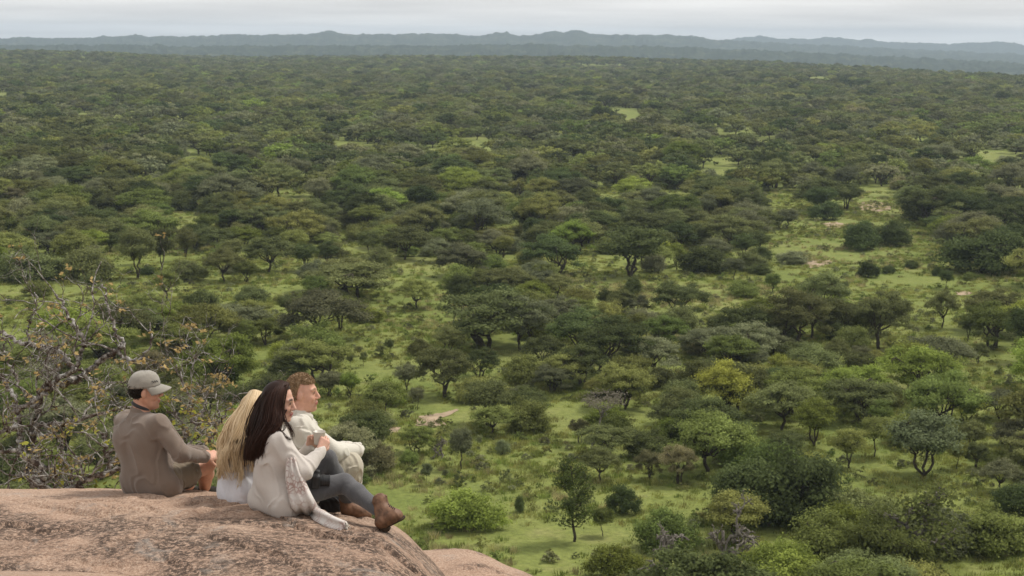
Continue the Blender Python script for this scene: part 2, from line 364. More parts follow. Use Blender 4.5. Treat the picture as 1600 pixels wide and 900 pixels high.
def hill_mat():
    m, t, b = new_mat('far_woodland'); v = objco(t)
    t.links.new(ramp(t, noise(t, 0.011, 9, 0.78, vec=v), [(0.32, (0.016, 0.024, 0.014)), (0.55, (0.042, 0.055, 0.030)), (0.68, (0.13, 0.13, 0.07))]), b.inputs['Base Color'])
    b.inputs['Roughness'].default_value = 1.0; b.inputs['Specular IOR Level'].default_value = 0.0; return m
HILL = hill_mat()
def ridge(name, sil, d, depth, base, seed, label):
    s = np.array(sil, float); px = fx(s[0, 0], s[-1, 0], 1700); py = np.interp(px, s[:, 0], s[:, 1])
    py = py - (fbm(px / 14, px * 0, 4, seed) - 0.5) * 3.6 - (fbm(px / 3.0, px * 0, 2, seed + 3) - 0.5) * 2.0
    C = np.array([W(a, b, d) for a, b in zip(px, py)]); R = C[:, :2] / np.linalg.norm(C[:, :2], axis=1, keepdims=True)
    rows = []
    for q in np.concatenate([fx(-1, 0, 26, False), [0, .06, .15, .3, .6, 1]]):
        s_ = float(.5 + .5 * math.cos(math.pi * q)); xy = C[:, :2] + R * (q * depth); nz = ((fbm(px / 9, px * 0 + q * 7, 3, seed + 8) - 0.5) * 20 + (fbm(px / 1.6, px * 0 + q * 41, 2, seed + 18) - 0.5) * 4) * (s_ > .02) * (s_ < .995)
        rows.append(np.column_stack([xy, base + (C[:, 2] - base) * s_ + nz]))
    V = np.stack(rows, 1); n, m = V.shape[:2]; i = (np.arange(n - 1)[:, None] * m + np.arange(m - 1)[None]).ravel()
    obj(name, mesh(name, V.reshape(-1, 3), [np.stack([i, i + m, i + m + 1, i + 1], -1)], HILL), kind='structure', label=label)
ridge('hill_ridge', [(-1400, 66), (-600, 60), (0, 60), (60, 59), (130, 59), (205, 56), (212, 54), (225, 57), (300, 57), (350, 55), (450, 54), (495, 52), (513, 47), (530, 51), (545, 53),
                     (620, 54), (635, 52), (690, 53), (750, 55), (790, 50.5), (808, 55), (830, 55), (862, 49), (880, 49.5), (905, 47.5), (922, 53), (1000, 55), (1040, 54), (1085, 57),
                     (1130, 63), (1250, 69), (1400, 76), (1600, 86), (2000, 100), (2600, 120)], 8000, 1800, -42, 40, 'long dark wooded ridge along the horizon')
ridge('middle_ridge', [(-1400, 80), (-500, 74), (0, 71), (120, 70), (300, 73), (480, 71), (620, 72), (800, 70), (980, 72), (1120, 76), (1250, 82), (1400, 89), (1600, 100), (2000, 118), (2600, 140)], 5200, 1300, -42, 90, 'low wooded rise between the plain and the horizon ridge')
ridge('far_hills', [(-1500, 70), (0, 66), (700, 64), (1050, 66), (1130, 64), (1165, 58), (1185, 57), (1230, 60), (1265, 60.5), (1290, 57), (1305, 58), (1335, 63), (1357, 61), (1380, 65), (1400, 66.5),
                    (1440, 66), (1480, 68), (1500, 68), (1530, 67), (1560, 64.5), (1580, 67), (1600, 70), (1700, 68), (1900, 74), (2600, 90)], 10800, 1200, -42, 60, 'pale hazy hills behind the ridge')

HZ = bpy.data.materials.new('haze'); HZ.use_nodes = True; ht = HZ.node_tree; ht.nodes.clear()
pv = N(ht, 'ShaderNodeVolumePrincipled'); pv.inputs['Color'].default_value = (0.70, 0.85, 1.0, 1); pv.inputs['Density'].default_value = 9.0e-5; pv.inputs['Anisotropy'].default_value = 0.1
ho = N(ht, 'ShaderNodeOutputMaterial'); ht.links.new(pv.outputs[0], ho.inputs['Volume'])
hx, hy0, hy1, hz0, hz1 = 12600, -12600, 13000, -60, 128
hv = np.array([(x, y, z) for x in (-hx, hx) for y in (hy0, hy1) for z in (hz0, hz1)], float)
obj('haze', mesh('haze', hv, [np.array([(0, 1, 3, 2), (4, 6, 7, 5), (0, 4, 5, 1), (2, 3, 7, 6), (0, 2, 6, 4), (1, 5, 7, 3)])], HZ, smooth=False), kind='stuff', label='thin bluish haze over the far plain')

# bare earth patches in the grass
EARTH = plain('bare_earth', (0.34, 0.26, 0.18), 0.95, 0.1, 0.6, 0.3)
def patch(name, poly, label, z=0.05, mat=EARTH, rag=0.12):
    P = np.array([G(*p) for p in poly])[:, :2]; c = P.mean(0)
    Pc = spline(np.vstack([P, P[:1]]), 90)[:-1, :2] if P.shape[1] == 2 else P
    a = np.arange(len(Pc)); k = 1 + (fbm(a * 0.35, a * 0.0, 4, len(poly) + int(abs(c[0]))) - 0.5) * rag * 4
    Pc = c + (Pc - c) * k[:, None]
    V = np.vstack([np.column_stack([Pc, np.full(len(Pc), z)]), [[c[0], c[1], z + 0.12]]]); nn = len(Pc)
    T = np.stack([a, (a + 1) % nn, np.full(nn, nn)], -1)
    obj(name, mesh(name, V, [T], mat), kind='structure', label=label)
patch('bare_earth', [(648, 664), (655, 652), (675, 648), (700, 643), (716, 641), (700, 650), (686, 655), (696, 664), (672, 668)], 'sandy washed track in the grass by the clearing')
patch('bare_earth', [(576, 670), (600, 666), (622, 668), (616, 678), (585, 680)], 'brown bare soil under shrubs by the washed track')
patch('bare_earth', [(1250, 406), (1270, 404), (1300, 408), (1286, 415), (1270, 419), (1252, 415)], 'pale bare waterhole bank in the green clearing')
patch('bare_earth', [(1335, 318), (1365, 315), (1395, 322), (1380, 330), (1345, 327)], 'pale bare ground among far dark trees')
patch('bare_earth', [(1285, 350), (1305, 347), (1320, 352), (1300, 358)], 'small pale bare patch by dense dark trees')
patch('bare_earth', [(1492, 456), (1510, 455), (1518, 459), (1500, 462)], 'small reddish bare patch by a stream')
patch('bare_earth', [(540, 408), (570, 407), (600, 412), (570, 417)], 'small bare strip before dark woodland')
# ================================================================== TREES
TONES = {'dark': (0.152, 0.170, 0.064), 'deep': (0.092, 0.118, 0.042), 'grey': (0.180, 0.192, 0.100), 'olive': (0.200, 0.218, 0.066), 'mid': (0.155, 0.195, 0.054),
         'light': (0.222, 0.272, 0.058), 'yellow': (0.27, 0.285, 0.058), 'brown': (0.215, 0.205, 0.098), 'silver': (0.205, 0.235, 0.115),
         'twig': (.15, .13, .10), 'grass_a': (.242, .272, .072), 'grass_b': (.292, .302, .095), 'grass_c': (.178, .222, .052), 'grass_d': (.35, .33, .145)}
FM = {k: foliage_mat(k, v) for k, v in TONES.items()}
FOL = FM['mid']
def paint(o, tone):                           # the foliage material sits on the object, the leaf mesh is shared
    for sl in o.material_slots:
        if sl.material and sl.material.name.startswith('foliage'): sl.link = 'OBJECT'; sl.material = FM[tone]
def leaf_quads(A, C, size, r, up=0.55, tone=1.0, asp=0.55, nrm=None):
    C = np.asarray(C); n = len(C)
    if n == 0: return
    nn = r.normal(size=(n, 3)); nn[:, 2] = np.abs(nn[:, 2]) + up
    if nrm is not None: nn = nrm * 1.25 + r.normal(size=(n, 3)) * .55 + np.array([0, 0, .25])
    nn = nn + 1e-6; nn /= np.linalg.norm(nn, axis=1, keepdims=True)
    t = np.cross(nn, r.normal(size=(n, 3))); t /= np.linalg.norm(t, axis=1, keepdims=True) + 1e-9; b = np.cross(nn, t)
    s = size * r.uniform(0.6, 1.4, (n, 1)) / 2
    V = np.stack([C - t * s, C + b * s * asp - t * s * .1, C + t * s, C - b * s * asp + t * s * .15], 1).reshape(-1, 3)
    tn = np.broadcast_to(np.asarray(tone, float), (n,)) * r.uniform(0.82, 1.18, n)
    A.add(V, np.arange(4 * n).reshape(-1, 4), tone=np.repeat(tn, 4))
def limb(A, p, q, r0, r1, r, sag=0.0, n=7, wob=0.06, sides=5):
    p, q = np.asarray(p, float), np.asarray(q, float); L = np.linalg.norm(q - p); t = np.linspace(0, 1, n)[:, None]
    P = p * (1 - t) + q * t; P[:, 2] += sag * L * np.sin(t[:, 0] * math.pi)
    P[1:-1] += r.normal(size=(n - 2, 3)) * wob * L
    A.tube(P, np.linspace(r0, r1, n), sides); return P
def clump(A, c, rad, flat, n, leaf, r, tone, shell=0.42, up=0.6):
    d = r.normal(size=(n, 3)); d /= np.linalg.norm(d, axis=1, keepdims=True)
    d[:, 2] = np.where(r.random(n) < 0.6, np.abs(d[:, 2]), d[:, 2])
    rr_ = r.random(n) ** shell * rad * (1 + 0.32 * r.normal(size=n))
    dn = d / np.array([1, 1, flat]); dn /= np.linalg.norm(dn, axis=1, keepdims=True)
    leaf_quads(A, c + d * rr_[:, None] * np.array([1, 1, flat]), leaf, r, up, tone, .62, dn)

def p_acacia(seed, Wd=9.0, H=6.0, nc=64, nl=300, leaf=0.235, stems=1, tiers=0.3, dens=1.0):
    r = np.random.default_rng(seed); T, L = Acc(), Acc(); R = Wd / 2
    fork = []
    for k in range(stems):
        a = r.uniform(0, 6.28); q = np.array([math.cos(a), math.sin(a), 0]) * (0.12 * R * (stems > 1)); h = H * r.uniform(0.2, 0.34)
        top = q * 2.2 + np.array([r.normal() * .25, r.normal() * .25, h]); limb(T, q + [0, 0, -.3], top, 0.036 * H, 0.027 * H, r, n=5, wob=.04, sides=7); fork.append(top)
    ends = []; nlimb = 8
    for k in range(nlimb):
        f = fork[k % len(fork)]; a = (k + r.uniform(-.3, .3)) * 2 * math.pi / nlimb; q = R * r.uniform(.35, .62)
        e = np.array([math.cos(a) * q, math.sin(a) * q, H * r.uniform(.66, .8)])
        limb(T, f, e, 0.02 * H, 0.009 * H, r, sag=-0.06, wob=.05); ends.append(e)
    ends = np.array(ends); cx, cy = r.normal(size=2) * .06 * R
    for i in range(nc):
        rad = R * .9 * math.sqrt((i + .5) / nc); a = i * 2.39996 + r.normal() * .25
        if r.random() < .10: continue
        k = rad / R
        z = H * (.92 - .36 * k ** 2 + r.normal() * .035 + .07 * math.sin(a * 2 + seed))
        if r.random() < tiers: z -= H * r.uniform(.14, .30); 
        c = np.array([math.cos(a) * rad * (1 + .14 * math.sin(a * 3 + seed)) + cx, math.sin(a) * rad + cy, z])
        rc = R * .22 * r.uniform(.7, 1.35)
        clump(L, c, rc, .50, int(nl * dens * r.uniform(.7, 1.3)), leaf, r, r.uniform(.78, 1.22))
        e = ends[np.argmin(np.linalg.norm(ends - c, axis=1))]; limb(T, e, c - [0, 0, rc * .15], 0.007 * H, 0.003 * H, r, n=4, sides=4)
    return T, L
def p_bush(seed, Wd=5.0, H=3.4, nc=66, nl=270, leaf=0.175, low=0.1, stems=4):
    r = np.random.default_rng(seed); T, L = Acc(), Acc(); R = Wd / 2; E = []
    for k in range(stems):
        a = r.uniform(0, 6.28); q = r.uniform(.2, .6) * R; e = np.array([math.cos(a) * q, math.sin(a) * q, H * r.uniform(.45, .75)])
        limb(T, [math.cos(a) * .12, math.sin(a) * .12, -.2], e, .022 * H, .01 * H, r); E.append(e)
    E = np.array(E)
    for i in range(nc):
        u = (i + .5) / nc; ct = 1 - u * (1 - low) * 1.0; a = i * 2.39996 + r.normal() * .3; stt = math.sqrt(max(0, 1 - ct * ct)); q = r.uniform(.5, .88)
        if r.random() < .07: continue
        bl = 1 + .26 * math.sin(2 * a + seed) + .20 * math.sin(3 * a + 2 * seed)
        c = np.array([math.cos(a) * stt * R * q * bl, math.sin(a) * stt * R * q * bl, H * (low * .6 + (1 - low * .6) * ct * q * r.uniform(.75, 1.15))])
        rc = R * .30 * r.uniform(.65, 1.3)
        clump(L, c, rc, .72, int(nl * r.uniform(.7, 1.3)), leaf, r, r.uniform(.78, 1.22), up=.4)
        e = E[np.argmin(np.linalg.norm(E - c, axis=1))]; limb(T, e, c, .006 * H, .003 * H, r, n=4, sides=4)
    return T, L
def p_tree(seed, Wd=5.5, H=5.0, nc=62, nl=240, leaf=0.18, stems=3, base=.36):
    r = np.random.default_rng(seed); T, L = Acc(), Acc(); R = Wd / 2; E = []
    for k in range(stems):
        a = k * 6.28 / stems + r.uniform(-.5, .5); q = r.uniform(.25, .5) * R
        m = np.array([math.cos(a) * q * .5, math.sin(a) * q * .5, H * .36]); limb(T, [math.cos(a) * .1, math.sin(a) * .1, -.2], m, .024 * H, .016 * H, r, n=5)
        for s in range(3):
            e = m + np.array([math.cos(a + s - 1) * q * .8, math.sin(a + s - 1) * q * .8, H * r.uniform(.2, .42)]); limb(T, m, e, .013 * H, .006 * H, r); E.append(e)
    E = np.array(E)
    for i in range(nc):
        d = r.normal(size=3); d /= np.linalg.norm(d); q = r.random() ** .4 * .85
        c = np.array([d[0] * R * q, d[1] * R * q, H * (base + (1 - base) * .5 * (1 + d[2] * q))])
        rc = R * .28 * r.uniform(.6, 1.3); clump(L, c, rc, .65, int(nl * r.uniform(.6, 1.3)), leaf, r, r.uniform(.78, 1.22))
        e = E[np.argmin(np.linalg.norm(E - c, axis=1))]; limb(T, e, c, .006 * H, .003 * H, r, n=4, sides=4)
    return T, L
def p_feather(seed, Wd=4.5, H=6.6):
    r = np.random.default_rng(seed); T, L = Acc(), Acc(); R = Wd / 2
    P = limb(T, [0, 0, -.3], [r.normal() * .2, r.normal() * .2, H * .9], .022 * H, .006 * H, r, n=9, wob=.012)
    for i in range(58):
        u = r.uniform(.22, 1); s = P[0] * (1 - u) + P[-1] * u; a = r.uniform(0, 6.28); q = R * (1.05 - .75 * abs(u - .45)) * r.uniform(.5, 1)
        e = s + np.array([math.cos(a) * q, math.sin(a) * q, q * r.uniform(.3, .9)]); B = limb(T, s, e, .006 * H, .002 * H, r, n=5, sides=4)
        t = r.uniform(.25, 1.05, 95)[:, None]; C = s * (1 - t) + e * t + r.normal(size=(95, 3)) * .17
        leaf_quads(L, C, .19, r, .3, r.uniform(.8, 1.2))
    return T, L
def p_dead(seed, Wd=6.0, H=5.0, lean=0.0, leafy=0):
    r = np.random.default_rng(seed); T, L = Acc(), Acc()
    def grow(p, d, ln, rad, lev):
        d = unit(d); q = p + d * ln; P = limb(T, p, q, rad, rad * .66, r, n=6, wob=.08, sides=5)
        if lev == 0:
            if leafy: leaf_quads(L, q + r.normal(size=(leafy, 3)) * .3, .16, r, .4, r.uniform(.8, 1.2))
            return
        for k in range(r.integers(2, 4)):
            u = r.uniform(.4, 1); grow(p + (q - p) * u, d * .75 + r.normal(size=3) * np.array([.9, .9, .45]), ln * r.uniform(.55, .8), rad * .70, lev - 1)
    grow(np.array([0, 0, -.2]), np.array([lean, 0, 1.0]), H * .30, .026 * H, 5)
    return T, L

class Proto: pass
PRO = {}
def reg(key, TL, dims, bark=BARK):
    T, L = TL; p = Proto(); p.w, p.h = dims
    if key.startswith('dead'): q = np.vstack(T.V); p.w = float(np.percentile(np.hypot(q[:, 0], q[:, 1]), 97)) * 2; p.h = float(q[:, 2].max())
    p.trunk = T.build(key + '_wood', bark)
    p.crown = L.build(key + '_leaves', FOL, smooth=False) if L.V else None
    if p.crown:
        A = np.vstack(T.V), np.vstack(L.V); polys = []; mi = []
        for acc, off, k in ((T, 0, 0), (L, len(A[0]), 1)):
            for arr in (acc.Q, acc.T):
                if arr: a = np.vstack(arr) + off; polys.append(a); mi.append(np.full(len(a), k))
        p.whole = mesh(key, np.vstack(A), polys, [bark, FOL], np.concatenate(mi), False, {'tone': np.concatenate(T.a + L.a)})
    else: p.whole = p.trunk
    PRO[key] = p
for k in range(4): reg(f'acacia{k}', p_acacia(100 + k, stems=1 + k % 2 * 2, tiers=.2 + .12 * k), (9.0, 6.1))
reg('acacia4', p_acacia(120, H=7.5, stems=2, tiers=.5, nc=72), (9.0, 7.5))
for k in range(4): reg(f'bush{k}', p_bush(200 + k), (5.0, 3.4))
for k in range(4): reg(f'tree{k}', p_tree(300 + k, stems=1 + k), (5.5, 5.0))
for k in range(2): reg(f'feather{k}', p_feather(400 + k), (4.5, 6.6))
reg('dead0', p_dead(500), (6, 5), DEADBARK); reg('dead1', p_dead(507), (6, 5), DEADBARK); reg('dead2', p_dead(511, leafy=26), (6, 5), DEADBARK)
for k in range(4): reg(f'facacia{k}', p_acacia(600 + k, nc=30, nl=48, leaf=.60, tiers=.25), (9.0, 6.1))
for k in range(3): reg(f'fbush{k}', p_bush(700 + k, nc=22, nl=28, leaf=.55), (5.0, 3.4))

WORD = {'dark': 'dark olive', 'deep': 'deep dark green', 'grey': 'grey-green', 'olive': 'olive green', 'mid': 'mid green', 'light': 'light green', 'yellow': 'yellow-green', 'brown': 'brownish', 'silver': 'silvery green'}
KIND = {'acacia': ('acacia_tree', 'flat-topped acacia', 'tree'), 'bush': ('shrub', 'rounded leafy shrub', 'shrub'), 'tree': ('bushy_tree', 'small bushy tree', 'tree'),
        'feather': ('feathery_tree', 'upright feathery tree', 'tree'), 'dead': ('bare_tree', 'bare grey tree', 'tree')}
LAND = [(760, 740, 'the wide grass clearing below the boots'), (675, 655, 'the sandy washed track'), (100, 455, 'the long strip of open grass'),
        (640, 460, 'the narrow green glade'), (1040, 440, 'the glade of the solitary umbrella acacia'), (1275, 412, 'the pale waterhole bank'), (1430, 430, 'the open meadow past the waterhole'),
        (1365, 322, 'the far bare ground'), (1440, 540, 'the grassy gap among tall acacias'), (600, 570, 'the slope with the row of tiny trees'), (1120, 800, 'the dead grey branches'),
        (1440, 740, 'the silvery tree'), (950, 585, 'the tall dark forked acacia'), (932, 680, 'the leaning pale dead trunk'), (300, 640, 'the yellow-leaved twigs'), (1520, 850, 'the thicket under the sparse grey tree'),
        (200, 330, 'the woodland past the grass strip'), (700, 330, 'the dense woodland past the narrow glade'), (1000, 300, 'the dense woodland past the round dark bush'), (1560, 380, 'the dark wood bordering the meadow'),
        (420, 420, 'the shaded wood beside the wide flat acacia'), (1250, 640, 'the open bush around the bright yellow-green tree')]
LANDG = np.array([G(a, b)[:2] for a, b, _ in LAND])
PART_MIN = 30
def place(kind, var, x, y, wm, hm, tone, label, group=None, rz=None, parts=True, r=random.Random(5)):
    p = PRO[f'{kind}{var}']; nm, _, cat = KIND[kind]; z = float(terr(x, y))
    sc = (wm / p.w, wm / p.w * r.uniform(.9, 1.1), hm / p.h); rz = r.uniform(0, 6.28) if rz is None else rz
    if parts:
        e = empty(nm, (x, y, z), label, cat, group); e.rotation_euler = (0, 0, rz); e.scale = sc
        obj('trunk', p.trunk, e)
        if p.crown: paint(obj('crown', p.crown, e), tone)
    else:
        e = obj(nm, p.whole, label=label, category=cat); e.location = (x, y, z); e.rotation_euler = (0, 0, rz); e.scale = sc; paint(e, tone)
        if group: e['group'] = group
    return e
TAKEN = []
def hand(px, py, wpx, hpx, kind, tone, label, var=None):
    g = G(px, py); g = G(px, py, float(terr(g[0], g[1]))); d = float((g - CAM) @ c_f); s = d / FP
    _n = len(TAKEN); var = (_n % {'acacia': 4, 'bush': 4, 'tree': 4, 'feather': 2, 'dead': 3}[kind]) if var is None else var
    wm, hm = wpx * s, hpx * s * 1.04
    place(kind, var, g[0], g[1], wm, hm, tone, label); TAKEN.append((g[0], g[1], wm / 2))
H_ = hand
# --- near, right of the people
H_(730, 824, 108, 64, 'bush', 'light', 'wide feathery light green shrub standing alone in the near clearing')
H_(897, 846, 80, 128, 'feather', 'mid', 'tall feathery tree with straight dark stem at the clearing edge', 0)
H_(973, 803, 48, 52, 'bush', 'deep', 'compact dark round shrub beside the tall feathery tree')
H_(943, 838, 40, 44, 'tree', 'mid', 'little thin-stemmed tree next to the tall feathery tree', 0)
H_(937, 752, 66, 48, 'acacia', 'dark', 'low brownish umbrella acacia just behind the tall feathery tree')
H_(1012, 749, 44, 46, 'acacia', 'brown', 'small brown-topped acacia with one thin stem near the fallen branch')
H_(1059, 757, 62, 62, 'acacia', 'brown', 'brown-topped acacia with a forked dark stem behind the grass', 1)
H_(651, 709, 56, 41, 'acacia', 'mid', 'fresh green small acacia below the sandy track')
H_(720, 733, 48, 64, 'tree', 'grey', 'two-stemmed small tree standing in the clearing', 1)
H_(690, 716, 40, 34, 'dead', 'grey', 'small bare grey tree beside the two-stemmed tree', 0)
H_(666, 758, 21, 34, 'tree', 'silver', 'tiny grey-leaved sapling alone on the grass', 0)
H_(695, 751, 11, 17, 'tree', 'silver', 'very small sapling next to the grey-leaved sapling', 0)
H_(785, 709, 25, 26, 'bush', 'silver', 'small blue-grey bush in the middle of the clearing')
H_(749, 702, 11, 22, 'tree', 'silver', 'thin grey sapling behind the two-stemmed tree', 0)
H_(812, 800, 20, 30, 'bush', 'deep', 'small dark bush beside the feathery light shrub')
H_(590, 736, 62, 54, 'bush', 'brown', 'brownish tangled shrub on the slope beside the brown soil')
H_(640, 726, 34, 26, 'bush', 'mid', 'green shrub at the edge of the brown tangle')
H_(595, 658, 68, 60, 'tree', 'olive', 'many-stemmed olive tree beside the blond man', 2)
H_(651, 641, 26, 36, 'tree', 'grey', 'slender grey tree above the sandy track', 0)
H_(690, 622, 88, 78, 'acacia', 'dark', 'tall dark acacia above the sandy track', 4)
H_(760, 664, 78, 70, 'tree', 'dark', 'dense dark rounded tree at the top of the clearing', 1)
H_(825, 672, 78, 54, 'bush', 'olive', 'wide olive bush at the top of the clearing')
H_(750, 626, 82, 42, 'bush', 'olive', 'broad olive bush behind the dense dark rounded tree')
H_(547, 622, 40, 40, 'tree', 'light', 'light green tree close behind the blond man')
H_(606, 632, 60, 44, 'bush', 'light', 'yellowish green bush behind the blond man')
H_(905, 692, 36, 38, 'acacia', 'brown', 'small brown acacia next to the leaning dead trunk')
H_(948, 668, 60, 40, 'bush', 'light', 'bright bush behind the leaning dead trunk')
g = G(922, 702); tT, _ = Acc(), 0
pT = W(942, 640, float((g - CAM) @ c_f)); tT.tube(spline([g - [0, 0, .3], g * .6 + pT * .4 + [.15, 0, 0], pT], 8), np.linspace(.17, .07, 8), 7)
for k in range(16):
    a = k * 2.4; e = pT + np.array([math.cos(a) * 1.6, math.sin(a) * 1.6, .5 + .5 * (k % 3)]); limb(tT, pT - [0, 0, .25 * (k % 4)], e, .04, .012, np.random.default_rng(k))
lw = empty('leaning_tree', tuple(g), 'leaning pale dead trunk with a thin twiggy grey top', 'tree')
tT.V = [rel(v, lw) for v in tT.V]; obj('trunk', tT.build('leaning_trunk', DEADBARK), lw)
tC = Acc(); rq = np.random.default_rng(3)
for k in range(16):
    a = k * 2.4; clump(tC, pT - g + np.array([math.cos(a) * 1.5, math.sin(a) * 1.5, .6 + .4 * (k % 3)]), .8, .5, 60, .2, rq, 1.0)
o = obj('crown', tC.build('leaning_crown', FOL, False), lw); paint(o, 'twig'); TAKEN.append((g[0], g[1], 2))
# --- near right thicket
for a in [(1165, 815, 130, 110, 'bush', 'deep', 'big dark dense tree mass behind the dead grey branches'), (1255, 815, 160, 125, 'bush', 'deep', 'tallest dark dense tree of the near thicket'),
          (1205, 772, 125, 92, 'bush', 'mid', 'green dense tree behind the tallest dark tree'), (1150, 725, 90, 60, 'bush', 'mid', 'green rounded bush above the dark tree mass'),
          (1128, 892, 125, 125, 'dead', 'olive', 'dead grey tree with tangled pale branches in the near thicket', 1), (1150, 850, 110, 80, 'tree', 'olive', 'olive topped tree behind the dead grey tree'),
          (1040, 925, 130, 108, 'dead', 'olive', 'sprawling dead grey branches low in the near thicket', 0), (965, 905, 90, 62, 'bush', 'light', 'light green bush beside the sprawling dead branches'),
          (1040, 858, 100, 70, 'bush', 'mid', 'green bush entangled with the sprawling dead branches'), (1095, 940, 100, 52, 'bush', 'olive', 'olive bush in front of the sprawling dead branches'),
          (1222, 915, 120, 82, 'bush', 'light', 'bright green bush in front of the dead grey tree'), (1290, 880, 130, 92, 'bush', 'mid', 'broad green bush below the tallest dark tree'),
          (1240, 935, 130, 80, 'bush', 'light', 'lowest bright green bush of the thicket'), (1370, 905, 130, 105, 'bush', 'mid', 'tall green bush next to the sparse grey tree'),
          (1320, 850, 100, 72, 'bush', 'light', 'fresh green bush behind the broad green bush'), (1440, 880, 170, 112, 'dead', 'olive', 'sparse grey tree with many fine twigs over the thicket', 2),
          (1470, 860, 120, 78, 'bush', 'grey', 'grey-green bush under the sparse grey tree'), (1550, 862, 120, 75, 'bush', 'mid', 'dense green bush beside the small open lawn'),
          (1590, 800, 80, 50, 'bush', 'deep', 'dark bush on the far side of the small open lawn'), (1420, 935, 120, 70, 'bush', 'olive', 'olive bush under the tall green bush'), (1560, 935, 110, 40, 'bush', 'light', 'low bush in front of the small open lawn'),
          (1100, 705, 70, 40, 'bush', 'olive', 'olive bush behind the brown-topped acacia'), (1050, 690, 60, 42, 'bush', 'light', 'bright bush behind the brown-topped acacias')]: H_(*a)
# --- right middle distance
for a in [(1440, 747, 132, 100, 'tree', 'silver', 'silvery wide-crowned tree with three dark stems', 2), (1367, 714, 62, 62, 'tree', 'olive', 'olive tree with a thick dark stem near the silvery tree', 0), (1327, 731, 64, 62, 'tree', 'olive', 'twin-stemmed olive tree near the silvery tree', 1),
          (1507, 661, 60, 43, 'tree', 'yellow', 'bright yellow-green tree behind the silvery tree', 0), (1580, 696, 46, 43, 'acacia', 'brown', 'brownish small acacia past the yellow-green tree'), (1563, 768, 72, 46, 'acacia', 'grey', 'sparse grey acacia on the grass past the silvery tree'),
          (1523, 731, 42, 40, 'acacia', 'dark', 'small dark acacia next to the silvery tree'), (1493, 734, 36, 46, 'tree', 'olive', 'thin olive tree touching the silvery crown', 0), (1280, 666, 19, 23, 'bush', 'deep', 'small dark lone shrub in open bush'),
          (1217, 606, 46, 52, 'tree', 'yellow', 'bright yellow-green tree with a forked dark stem', 1), (1460, 593, 116, 64, 'acacia', 'grey', 'wide low grey-green acacia with drooping edge', 2), (1307, 577, 46, 44, 'acacia', 'dark', 'small dark acacia with a single straight stem', 0),
          (1342, 576, 36, 36, 'tree', 'grey', 'small grey tree beside the single-stemmed acacia', 0), (1377, 545, 94, 90, 'acacia', 'dark', 'towering dark layered acacia by the grassy gap', 4), (1235, 547, 112, 92, 'acacia', 'dark', 'great dark acacia behind the yellow-green forked tree', 4),
          (1282, 503, 92, 76, 'acacia', 'dark', 'dark acacia whose crown reaches the waterhole meadow', 3), (1315, 528, 64, 58, 'acacia', 'dark', 'narrow dark acacia between two great ones', 1), (1472, 513, 56, 54, 'acacia', 'dark', 'solitary forked acacia in the grassy gap', 0),
          (1552, 518, 98, 64, 'acacia', 'dark', 'spreading acacia with splayed stems past the grassy gap', 3), (1512, 532, 36, 42, 'tree', 'deep', 'narrow dark tree under the splayed acacia', 1), (1530, 569, 34, 34, 'acacia', 'dark', 'small leaning acacia below the splayed one'), (1602, 566, 66, 84, 'tree', 'deep', 'very dark tall tree past the splayed acacia', 0),
          (1356, 433, 35, 29, 'bush', 'deep', 'round dark bush in the meadow by the waterhole'), (1388, 427, 26, 13, 'bush', 'deep', 'low dark bush joined to the round meadow bush'), (1424, 419, 26, 14, 'bush', 'deep', 'low wide bush far in the meadow'),
          (1478, 452, 29, 29, 'tree', 'deep', 'small dark round-headed tree in the meadow', 0), (1464, 431, 18, 15, 'bush', 'deep', 'small dark bush behind the round-headed tree'), (1515, 437, 25, 13, 'bush', 'mid', 'low green bush past the round-headed tree'),
          (1057, 495, 92, 54, 'acacia', 'dark', 'handsome solitary umbrella acacia on the lawn-like glade', 1), (951, 587, 118, 92, 'acacia', 'deep', 'tall dark forked acacia with a broad layered crown', 4), (1026, 536, 50, 42, 'acacia', 'dark', 'vase-shaped small acacia beside the tall forked one', 1),
          (988, 461, 34, 32, 'bush', 'deep', 'ball-shaped dark bush alone on the glade'), (1162, 463, 58, 28, 'bush', 'mid', 'lush low green thicket on the glade'), (1146, 437, 40, 33, 'tree', 'grey', 'pale thin tree behind the lush low thicket', 0),
          (1086, 552, 54, 32, 'bush', 'brown', 'yellowish brown bush behind the vase-shaped acacia'), (870, 531, 52, 28, 'bush', 'light', 'fresh green bush behind the tall forked acacia'), (1136, 549, 42, 42, 'acacia', 'dark', 'small acacia under the great spreading one'), (1155, 572, 36, 36, 'acacia', 'grey', 'greyish little acacia below the small one'),
          (1197, 537, 84, 58, 'acacia', 'dark', 'spreading acacia with fanned stems near the lush thicket', 1), (840, 462, 78, 38, 'acacia', 'grey', 'grey low acacia at the edge of the glade'), (815, 548, 94, 84, 'acacia', 'grey', 'large grey-green acacia beside the tall forked one', 4)]: H_(*a)
